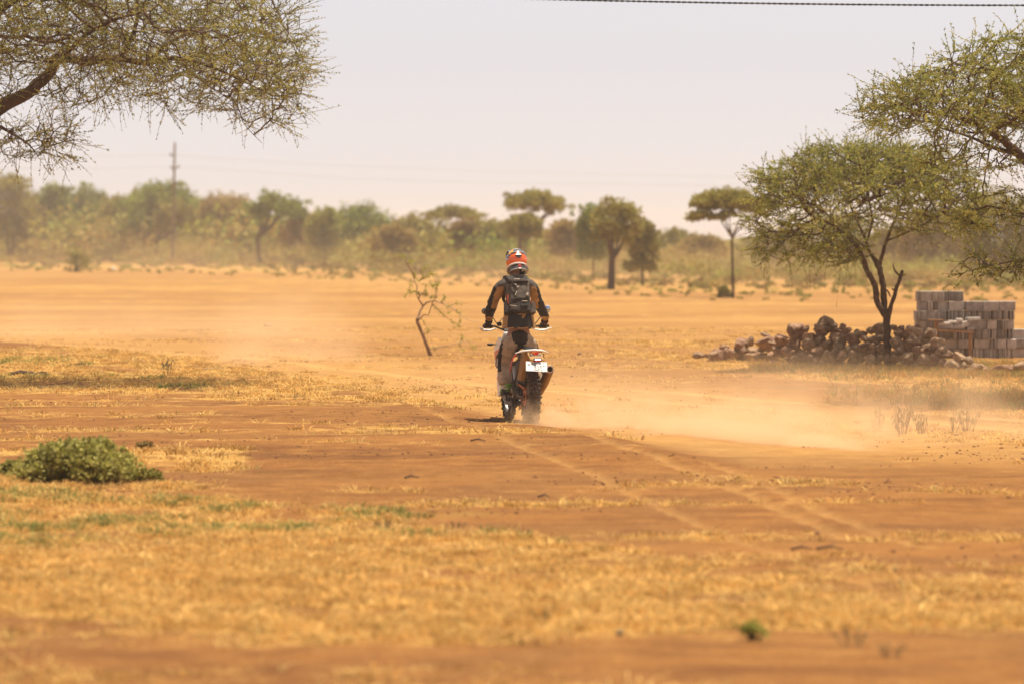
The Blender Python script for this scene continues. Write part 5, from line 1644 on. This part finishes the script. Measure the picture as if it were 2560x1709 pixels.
# course -> list of (kind, x0, x1)
def slabs(x0, x1, n): 
    w_ = (x1 - x0) / n
    return [('S', x0 + i * w_, x0 + (i + 1) * w_ - .8) for i in range(n)]
T = {
    0: [('S', 2296, 2305)] + [('F', 2305.5, 2333)] + slabs(2334, 2372, 4) + slabs(2375, 2412, 4),
    1: [('F', 2299, 2321)] + slabs(2322, 2345, 2) + [('F', 2346, 2367)] + slabs(2367.5, 2374, 1) + [('F', 2375, 2411)],
    2: slabs(2290, 2302, 1) + [('F', 2302.5, 2319), ('F', 2320, 2342)] + slabs(2343, 2367, 3) + slabs(2372, 2386, 1) + slabs(2388, 2411, 3),
    3: [('F', 2293, 2320)] + slabs(2321, 2340, 2) + [('F', 2342, 2376), ('F', 2377, 2411)],
    4: [('F', 2296, 2330), ('F', 2331, 2343)] + slabs(2343.5, 2395, 6) + slabs(2398, 2411, 1),
    5: [('F', 2300, 2340), ('F', 2341, 2396), ('F', 2397, 2411)],
    6: slabs(2300, 2411, 10),
}
Rw = {
    1: slabs(2412, 2418, 1) + [('F', 2420, 2461), ('F', 2462.5, 2501.5), ('F', 2503, 2543)],
    2: slabs(2413, 2446, 4) + slabs(2449, 2482, 4) + slabs(2486, 2499, 2) + slabs(2501, 2523, 3) + slabs(2530, 2542, 1),
    3: [('F', 2413, 2431), ('F', 2432, 2472)] + [('F', 2473, 2497)] + slabs(2500, 2521, 2) + [('F', 2522, 2540)],
    4: slabs(2412, 2480, 8) + slabs(2484.5, 2522, 4) + slabs(2526, 2540, 1),
    5: [('F', 2412, 2433), ('F', 2440, 2480)] + slabs(2481, 2497, 1) + [('F', 2498, 2521), ('F', 2523, 2545)],
    6: slabs(2412, 2435, 2) + slabs(2437, 2540, 9),
}
Ex = {4: [('F', 2546, 2590), ('F', 2591, 2630)], 5: [('F', 2548, 2588), ('F', 2589, 2632)], 6: [('F', 2546, 2585), ('F', 2586, 2626)]}
cn = ['topmost course', 'second course down', 'third course down', 'fourth course down', 'fifth course down', 'sixth course down', 'bottom course']
cache = {}
for tn, tab, yw, dep in (('tall left part', T, YW, .36), ('long right part', Rw, YW + .12, .34), ('low end at frame edge', Ex, YW + .5, .34)):
    for ci, lst in tab.items():
        zt = P(0, ctop[ci], YW).z; zb = P(0, ctop[ci + 1] if ci < 6 else 895.5, YW).z
        zb = max(zb, 0.0)
        nF = nS = 0
        for (kd, x0, x1) in lst:
            X0, X1 = P(x0, 0, YW).x, P(x1, 0, YW).x
            w_ = X1 - X0; h_ = zt - zb - .006
            mi_ = rs.random() < .45
            me_ = block_mesh(w_, h_, dep, kd, m_blk[int(mi_)])
            o = link('concrete_block', me_)
            tilt = rs.gauss(0, .012)
            o.location = ((X0 + X1) / 2, yw + dep / 2 + rs.uniform(-.04, .04), (zt + zb) / 2)
            o.rotation_euler = (0, tilt * (1 if kd == 'S' else .3), rs.gauss(0, .015))
            if kd == 'F': nF += 1; lab = f'face out concrete block, {ordinal(nF)} such from left, {cn[ci]}, {tn}'
            else: nS += 1; lab = f'end out concrete block, {ordinal(nS)} such from left, {cn[ci]}, {tn}'
            tag(o, lab, 'concrete block', 'concrete blocks in the stack')
for ci, x0, x1, lab in ((2, 2509, 2545, 'concrete block in the rear row behind the gap of the third course'), (2, 2440, 2480, 'concrete block in the rear row left of another rear block, third course'),
                        (4, 2475, 2512, 'concrete block in the rear row behind the gap of the fifth course'), (2, 2360, 2400, 'concrete block in the rear row behind the tall part, third course'), (4, 2385, 2425, 'concrete block in the rear row behind the tall part, fifth course')):
    zt = P(0, ctop[ci], YW).z; zb = P(0, ctop[ci + 1], YW).z; X0, X1 = P(x0, 0, YW).x, P(x1, 0, YW).x
    o = link('concrete_block', block_mesh(X1 - X0, zt - zb - .006, .3, 'F', m_blk[0])); o.location = ((X0 + X1) / 2, YW + .74, (zt + zb) / 2)
    tag(o, lab, 'concrete block', 'concrete blocks in the stack')
# rough timber stand with broken slabs in front of the stack
m_wood = mat('weathered_board', (.34, .19, .10), .9, .3, 6, .5)
Yt = YW - .42
def T3(px, py, d=0): return P(px, py, Yt + d)
bs = T3(2341, 895)
stand = empty('timber_stand', (bs.x, Yt, 0), 0, 'rough brown timber stand holding broken slabs before the block stack', 'stand')
so = (bs.x, Yt, 0)
b = MB(); a0, a1 = T3(2344, 825), T3(2433, 830); b.box(((a0.x + a1.x) / 2, Yt, (a0.z + a1.z) / 2), (a1.x - a0.x, .32, .035), (0, R(3), 0)); b.build('board', m_wood, stand, off=so)
b = MB(); a0, a1 = T3(2321, 800), T3(2360, 801); b.box(((a0.x + a1.x) / 2, Yt, a0.z), (a1.x - a0.x, .28, .028), (0, R(2), 0)); b.build('board', m_wood, stand, off=so)
b = MB(); a0, a1 = T3(2340, 801), T3(2340, 895); b.box((a0.x, Yt, a0.z / 2 - .01), (.055, .07, a0.z - .01)); b.build('post', m_wood, stand, off=so)
b = MB(); b.box((T3(2425, 860).x, Yt, T3(2425, 833).z / 2), (.055, .07, T3(2425, 834).z)); b.build('post', m_wood, stand, off=so)
for i, (px, py, w_, h_, an, lab) in enumerate(((2364, 815, .30, .075, -3, 'long broken grey slab lying lowest at the left of the timber stand'), (2362, 808, .26, .05, 4, 'thin broken slab resting on top of the long slab on the stand'),
                                    (2396, 815, .20, .08, 3, 'short thick broken slab in the middle of the timber stand'), (2412, 810, .13, .10, 20, 'tilted slab fragment at the right of the timber stand'), (2424, 821, .14, .05, 6, 'small flat slab fragment at the right tip of the stand'),
                                    (2384, 804, .18, .045, -4, 'thin slab fragment on top of the middle broken slab'), (2432, 797, .26, .06, 2, 'pale flat slab wedged against the right part of the stack'), (2398, 799, .12, .05, -6, 'pale short slab left of the wedged pale slab'))):
    c = T3(px, py, .02); b = MB(); b.box((0, 0, 0), (w_, .24, h_), (0, 0, 0), .94, .008)
    o = link('broken_block', b.mesh('broken_block', m_blk[i % 2])); o.location = c; o.rotation_euler = (0, R(-an), rs.gauss(0, .1))
    tag(o, lab, 'broken block', 'broken slabs before the stack')

# ================================================================== bent sapling behind the rider
Ys = G(1075, 888)[1]
def SP(x, y, d=0.0): return P(960 + x / 5.227, 620 + y / 5.227, Ys + d)
sx0 = SP(610, 1400)
sapl = empty('sapling', (sx0.x, Ys, 0), 0, 'bent leaning sapling with half bare branches left of the rider', 'sapling')
m_sap = mat('sapling_bark', (.26, .155, .09), .9, .35, 9, .5)
m_sapl = mat('pale_sapling_bark', (.55, .40, .24), .9, .25, 9, .3)
SB = [([(612, 1420), (560, 1280), (500, 1120), (432, 960)], [.045, .036, .034, .036], 0),
      ([(432, 960), (425, 915)], [.035, .014], 0),
      ([(440, 950), (455, 880), (470, 830), (510, 760), (560, 710), (600, 700)], [.028, .026, .026, .024, .022, .018], 0),
      ([(600, 700), (660, 690), (740, 715), (820, 750), (900, 790), (960, 830), (1020, 885), (1090, 940), (1180, 962), (1290, 966)], [.017, .016, .015, .014, .013, .012, .010, .008, .006, .003], 1),
      ([(510, 760), (480, 710), (450, 670), (478, 610)], [.02, .016, .014, .012], 0), ([(450, 670), (430, 630), (428, 560), (432, 500), (400, 430)], [.013, .014, .014, .014, .012], 1),
      ([(395, 400), (370, 330), (340, 270), (300, 210), (270, 160)], [.014, .013, .011, .009, .004], 0), ([(300, 210), (345, 180), (385, 160)], [.006, .005, .002], 0), ([(270, 160), (235, 100), (190, 110)], [.004, .003, .001], 1),
      ([(478, 610), (430, 575), (380, 570), (320, 580), (260, 655)], [.01, .009, .007, .004, .002], 0), ([(340, 570), (335, 520), (350, 480)], [.004, .004, .002], 0),
      ([(440, 440), (500, 405), (555, 370), (610, 345), (690, 350)], [.009, .008, .007, .005, .002], 0), ([(500, 400), (490, 320), (520, 260), (580, 235)], [.006, .005, .003, .001], 0), ([(410, 400), (395, 340), (380, 290)], [.006, .005, .002], 0), ([(610, 345), (595, 300)], [.005, .003], 0),
      ([(478, 610), (540, 600), (590, 630), (640, 660)], [.009, .008, .007, .006], 0), ([(545, 600), (540, 540), (545, 470)], [.005, .004, .002], 0), ([(660, 690), (680, 600), (685, 500), (690, 440)], [.008, .006, .005, .002], 0), ([(680, 520), (640, 490), (600, 485)], [.004, .003, .002], 0), ([(690, 480), (730, 460)], [.003, .002], 0),
      ([(750, 715), (780, 670), (790, 620)], [.006, .005, .002], 0), ([(640, 700), (620, 760), (590, 850), (580, 880), (520, 870), (480, 920), (450, 945)], [.009, .010, .011, .012, .013, .014, .016], 0),
      ([(640, 740), (690, 790), (760, 860), (830, 920), (920, 985), (1000, 1030)], [.007, .007, .006, .005, .004, .002], 0), ([(820, 750), (840, 800), (850, 850)], [.004, .003, .001], 0), ([(960, 830), (990, 900), (1000, 980), (960, 1010)], [.004, .004, .003, .002], 0), ([(1000, 860), (1050, 820), (1060, 880)], [.004, .003, .001], 0), ([(870, 750), (940, 725), (1000, 730), (1080, 725)], [.004, .004, .003, .001], 0),
      ([(490, 920), (530, 990), (570, 1060), (600, 1080)], [.006, .005, .003, .001], 0), ([(500, 1120), (560, 1110), (590, 1070)], [.005, .004, .001], 0),
      ([(585, 1325), (640, 1305), (760, 1290), (880, 1270), (1000, 1230), (1060, 1215), (1150, 1220), (1170, 1180)], [.015, .013, .012, .011, .010, .007, .004, .002], 1), ([(580, 1320), (570, 1275)], [.013, .008], 1),
      ([(985, 1240), (995, 1290), (1040, 1340), (1070, 1380)], [.006, .005, .003, .001], 0), ([(1000, 1230), (1020, 1180), (1000, 1140)], [.005, .003, .001], 0), ([(700, 1300), (660, 1345)], [.004, .001], 0), ([(1100, 1215), (1160, 1300), (1180, 1430)], [.004, .003, .001], 0), ([(1190, 1290), (1170, 1400)], [.002, .001], 0)]
tbk, tlt = MB(), MB(); tw = []
rsap = np.random.default_rng(4)
for pts, rad, lt in SB:
    dd = rsap.normal() * .12
    q = [SP(x, y, dd * min(1, i / 3)) for i, (x, y) in enumerate(pts)]
    (tlt if lt else tbk).tube(q, [r_ * .95 for r_ in rad], 6)
    if max(rad) < .012:
        for a_, c_ in zip(q[:-1], q[1:]):
            for k in range(4): tw.append((a_.lerp(c_, rsap.random()), pts[0][1]))
tbk.build('trunk', m_sap, sapl, smooth=True, off=(sx0.x, Ys, 0)); tlt.build('pale_branch', m_sapl, sapl, smooth=True, off=(sx0.x, Ys, 0))
C = []
for p, y0 in tw:
    if p.z < .85 or p.x > SP(800, 0).x: 
        if rsap.random() < .5: continue
    for k in range(7): C.append(np.array(p) - np.array([sx0.x, Ys, 0]) + rsap.normal(size=3) * .022)
V_, F_ = leaf_quads(np.array(C), .019, .5, 0, rsap)
link('leaves', mesh_np('leaves', V_, F_, [m_leafA, m_leafB], (rsap.random(len(F_)) < .5).astype(int)), sapl)

# ================================================================== overhead cable, pole, far wires
m_cable = mat('black_cable', (.03, .027, .025), .6, .2, 10)
Yc = 60.0
cab = MB(); A_, B_ = [], []
zc0 = P(2560, 14, Yc).z
n_ = 2600
xs = np.linspace(-24, 34, n_)
for i, x in enumerate(xs):
    z = zc0 + .0016 * (x - 8.2) ** 2; a = x / .088 * math.pi
    A_.append((x, Yc + .009 * math.cos(a), z + .009 * math.sin(a))); B_.append((x, Yc - .009 * math.cos(a), z - .009 * math.sin(a)))
cab.tube(A_, .0085, 5); cab.tube(B_, .0085, 5)
tag(cab.build('power_cable', m_cable, smooth=True), 'black twisted overhead cable crossing the top right of the sky', 'cable')

Yp = 380.0
pt, pbm = P(437, 357, Yp), P(431, 640, Yp)
pole = empty('utility_pole', (pbm.x, Yp, 0), 0, 'slim wooden utility pole rising above the far left trees', 'utility pole')
m_pole = mat('pole_wood', (.20, .15, .11), .9, .3, 2)
po_ = (pbm.x, Yp, 0)
b = MB(); b.tube([(pbm.x, Yp, -.2), (pbm.x + (pt.x - pbm.x) * .6, Yp, pt.z * .6), tuple(pt)], [.16, .13, .10], 8); b.build('post', m_pole, pole, smooth=True, off=po_)
b = MB(); q = P(433, 389, Yp); b.box((q.x - .1, Yp, q.z), (.5, .08, .12)); b.ball((q.x - .25, Yp, q.z + .12), (.1, .1, .14)); b.build('insulator', m_pole, pole, off=po_)
b = MB(); q = P(436, 421, Yp); b.box((q.x + .1, Yp, q.z), (.75, .08, .12), (0, R(-14), 0)); b.ball((q.x + .42, Yp, q.z + .2), (.1, .1, .14)); b.ball((q.x - .28, Yp, q.z + .1), (.1, .1, .14)); b.build('crossarm', m_pole, pole, off=po_)
m_wire = mat('far_wire', (.35, .32, .3), .6, .1, 3)
for lab, pts in (('upper faint power line left and right of the far pole', [(-1200, 380), (-300, 384), (0, 388), (200, 391), (432, 388), (600, 400), (820, 413), (1200, 428), (1817, 442), (2700, 452), (3600, 458)]),
                 ('lower faint power line left and right of the far pole', [(-1200, 414), (-300, 418), (0, 421), (200, 423), (437, 418), (640, 430), (860, 446), (1240, 458), (1760, 464), (2700, 470), (3600, 474)])):
    b = MB(); b.tube([tuple(P(x, y, Yp + max(0, x - 437) * .02)) for x, y in pts], .013, 4)
    tag(b.build('power_line', m_wire), lab, 'power line')

# ================================================================== small plants
bush(198, 1103, 330, 1212, 'shrub', 'low bright green bush at the left of the foreground', n=11000, seed=90, lobes=15, leaf=.022)
bush(30, 1165, 110, 1206, 'shrub', 'flat green fringe of shrub at the left frame edge', n=1200, seed=91, lobes=5, leaf=.02)
bush(370, 1175, 90, 1214, 'olive', 'small dull green shrub at the right foot of the bright green bush', n=900, seed=92, lobes=5, leaf=.018)
bush(1882, 1552, 100, 1610, 'lime', 'small round grey green bush in the straw at the lower right', n=300, seed=93, lobes=5, leaf=.009)
bush(362, 1122, 56, 1142, 'brown', 'thin brown twiggy plant behind the bright green bush', n=220, seed=94, lobes=4, leaf=.014)

m_wilt = mat('wilted_leaf', (.24, .18, .085), .85, .35, 6, transl=.25)
m_wilt2 = mat('dry_stem', (.30, .20, .10), .9, .3, 6)
def wilt_plant(px, bot, top, w, label, seed, n=8, dark=False, group=None):
    """upright dry stems with long drooping leaves"""
    r = random.Random(seed); x, y = G(px, bot); s = y / FPX; H = (bot - top) * s; W = w * s
    root = empty('dry_plant', (x, y, hz(x, y)), 0, label, 'plant', group)
    st, lf = MB(), MB()
    for k in range(n):
        a = (k + .5) / n * 2 - 1; tx = a * W * .62 + r.gauss(0, .03); hh = H * (1 - .35 * a * a) * r.uniform(.75, 1.05); dy = r.gauss(0, W * .2)
        st.tube([(tx * .35, dy * .3, -.01), (tx * .7, dy * .7, hh * .5), (tx, dy, hh)], [.005, .004, .002], 5)
        for q in range(7):
            t = r.uniform(.35, 1.0); p = Vector((tx * (.35 + .65 * t), dy * t, hh * t)); an = r.random() * 6.28; L = H * r.uniform(.14, .26)
            o = Vector((math.cos(an), math.sin(an), 0)) * L * .35; wd = L * .11; sd_ = Vector((-math.sin(an), math.cos(an), 0)) * wd
            m1 = p + o + Vector((0, 0, L * .1)); e = p + o * 2.4 - Vector((0, 0, L * .8))
            mid = (m1 + e) / 2 + o * .2
            lf.add([p, m1 - sd_ * .6, m1 + sd_ * .6, mid - sd_, mid + sd_, e], [(0, 1, 2), (1, 3, 4, 2), (3, 5, 4)])
    st.build('stem', m_wilt2, root); lf.build('leaf', m_weed if dark else m_wilt, root)
    return root
for i, (px, bot, top, w, lab, n) in enumerate((
        (2195, 1076, 1012, 46, 'wilted plant with drooping leaves, left of the pair by the dust', 6),
        (2256, 1086, 1002, 50, 'tallest and densest wilted plant in the middle of the dry clump', 11),
        (2305, 1084, 1018, 30, 'narrow wilted plant just right of the tallest wilted plant', 6),
        (2382, 1082, 1030, 22, 'small sparse wilted plant left of the right hand wilted plant', 4),
        (2418, 1080, 1010, 46, 'broad wilted plant furthest right of the dry clump', 8),
        (420, 958, 898, 22, 'thin dry seed stalk standing in the left stubble', 4),
        (2535, 985, 965, 14, 'small dark weed at the right edge by the tree shade', 3),
        (1365, 1555, 1512, 40, 'blurred dark green weed in the foreground straw right of centre', 5),
        (2130, 1622, 1560, 80, 'blurred dark forked weed at the lower right', 5),
        (2225, 1650, 1600, 60, 'blurred brown weed at the bottom right', 5),
        (2305, 1515, 1484, 16, 'small dark weed at the end of the long tyre track', 3),
        (966, 1320, 1288, 26, 'small green weed on the crest of the straw patch left of centre', 5),
        (1142, 1320, 1296, 30, 'small round green weed right of the other crest weed', 6),
        (437, 985, 964, 26, 'short green weed in the shade of the left bough', 6),
        (745, 958, 946, 14, 'tiny dark green weed in the left stubble', 4),
        (735, 1010, 980, 10, 'thin dry stalk at the front of the left stubble', 2))):
    wilt_plant(px, bot, top, w, lab, 200 + i, n, dark=('green' in lab or 'dark' in lab))
# fallen log and loose twigs in the shade of the left bough
x_, y_ = G(66, 952)
lg = MB(); lg.tube([(-.26, 0, .03), (-.1, .04, .05), (.1, 0, .03), (.24, -.03, .02)], [.025, .045, .04, .015], 8); lg.tube([(.2, -.1, .03), (.34, -.12, .05)], [.05, .03], 6)
tag(link('log', lg.mesh('log', m_bark, True), loc=(x_, y_, hz(x_, y_))), 'short dark log lying in the shade at the left edge', 'log')
for i, (px, py, L, an, lab) in enumerate(((200, 925, .35, .1, 'bare stick lying left in the stubble'), (540, 935, .4, -.1, 'pale stick lying in the middle of the left stubble'), (1030, 1208, .14, .4, 'dark bent stick on the bare earth below the motorcycle'),
                                     (1195, 1119, .16, .05, 'thin dark twig on the earth just below the motorcycle shadow'), (2075, 1374, .2, 0, 'thin dark twig below the right hand tyre tracks'), (2005, 1376, .16, .2, 'twig left of the other one below the right tyre tracks'), (110, 985, .3, .1, 'pale stick at the front edge of the shaded stubble'), (1360, 1248, .1, 0, 'short twig on bare earth beside the long tyre track'))):
    x_, y_ = G(px, py); b = MB(); b.tube([(-L / 2, 0, .012), (0, .03, .025), (L / 2, -.01, .01)], [.010, .009, .004], 5); b.tube([(0, .03, .025), (L * .2, .06, .05)], [.005, .002], 4)
    tag(link('stick', b.mesh('stick', m_sapl if 'pale' in lab else m_bark, True), loc=(x_, y_, hz(x_, y_)), rot=(0, 0, an)), lab, 'stick', 'loose sticks on the ground')

# ================================================================== dust raised by the motorcycle
def dust(name, c, rad, dens, label, seed=0, scale=1.0, rotz=0.0, thr=.42, contrast=6.0, low=.8):
    """closed lumpy body holding a noisy volume that thins out towards its skin"""
    m = bpy.data.materials.new(name); m.use_nodes = True; nt = m.node_tree; nt.nodes.clear()
    N = nt.nodes.new; L = nt.links.new
    out = N('ShaderNodeOutputMaterial'); pv = N('ShaderNodeVolumePrincipled')
    pv.inputs['Color'].default_value = (1.0, .75, .47, 1)
    tc = N('ShaderNodeTexCoord')
    ln = N('ShaderNodeVectorMath'); ln.operation = 'LENGTH'; L(tc.outputs['Object'], ln.inputs[0])
    fo = N('ShaderNodeMapRange'); fo.interpolation_type = 'SMOOTHSTEP'; L(ln.outputs['Value'], fo.inputs[0])
    fo.inputs[1].default_value = 1.0; fo.inputs[2].default_value = .25; fo.inputs[3].default_value = 0; fo.inputs[4].default_value = 1
    sp_ = N('ShaderNodeSeparateXYZ'); L(tc.outputs['Object'], sp_.inputs[0])
    fz = N('ShaderNodeMapRange'); L(sp_.outputs[2], fz.inputs[0]); fz.inputs[1].default_value = low; fz.inputs[2].default_value = -.05; fz.inputs[3].default_value = .0; fz.inputs[4].default_value = 1
    nz = N('ShaderNodeTexNoise'); nz.inputs['Scale'].default_value = scale; nz.inputs['Detail'].default_value = 3.5; nz.inputs['Roughness'].default_value = .62
    ge = N('ShaderNodeNewGeometry'); ad = N('ShaderNodeVectorMath'); ad.operation = 'ADD'; ad.inputs[1].default_value = (seed * 3.3, seed * 1.7, 0)
    L(ge.outputs['Position'], ad.inputs[0]); L(ad.outputs[0], nz.inputs['Vector'])
    nr = N('ShaderNodeMapRange'); L(nz.outputs['Fac'], nr.inputs[0]); nr.inputs[1].default_value = thr; nr.inputs[2].default_value = thr + 1 / contrast; nr.inputs[3].default_value = .08; nr.inputs[4].default_value = 1
    a = N('ShaderNodeMath'); a.operation = 'MULTIPLY'; L(fo.outputs[0], a.inputs[0]); L(nr.outputs[0], a.inputs[1])
    b_ = N('ShaderNodeMath'); b_.operation = 'MULTIPLY'; L(a.outputs[0], b_.inputs[0]); L(fz.outputs[0], b_.inputs[1])
    d = N('ShaderNodeMath'); d.operation = 'MULTIPLY'; L(b_.outputs[0], d.inputs[0]); d.inputs[1].default_value = dens
    L(d.outputs[0], pv.inputs['Density']); L(pv.outputs[0], out.inputs['Volume'])
    b = MB(); b.ball((0, 0, 0), 1.0, 20, 12)
    o = b.build(name, m); o.location = c; o.scale = rad; o.rotation_euler = (0, 0, rotz)
    m.cycles.volume_step_rate = 1.0
    return tag(o, label, None, None, 'stuff')
def GD(px, py): x, y = G(px, py); return x, y
# plume thrown up by the rear wheel, trailing back to the right
x_, y_ = GD(1430, 1060); dust('dust_plume', (.8, 45.7, .02), (1.0, .9, .6), 6.5, 'dense tan dust spurting from the rear wheel', 1, 3.6, thr=.50, contrast=7)
dust('dust_ridge', (2.6, 43.2, .06), (.38, 3.6, .22), 6.0, 'bright low ridge of fresh dust along the wheel track', 8, 2.2, rotz=R(24), thr=.36)
dust('dust_cloud', (2.3, 45.6, .0), (2.1, 2.6, .8), 2.6, 'pale dust cloud rolling to the right of the motorcycle', 2, 1.7, thr=.50, contrast=8)
dust('dust_cloud', (4.3, 44.0, .0), (2.8, 3.8, 1.25), 0.75, 'thinning dust cloud further right', 3, 1.1, thr=.48, contrast=8)
dust('dust_cloud', (3.2, 56, .1), (6.5, 6.0, .9), .10, 'thin dust veil over the track right of the rider', 4, .5)
dust('dust_cloud', (-4.2, 72, .1), (1.9, 6.0, 2.0), .26, 'thin dust veil hanging over the track on the left', 5, .6)
dust('dust_cloud', (-9.5, 92, .1), (6.5, 9.0, 1.5), .10, 'low dust over the far left end of the track', 6, .4)
dust('dust_cloud', (-14, 335, .1), (48, 60, 5.0), .007, 'broad low dust lying before the far trees', 7, .08, thr=.35, contrast=3)
dust('dust_cloud', (16, 225, .1), (34, 45, 4.0), .011, 'broad low dust before the far trees on the right', 9, .08, thr=.35, contrast=3)
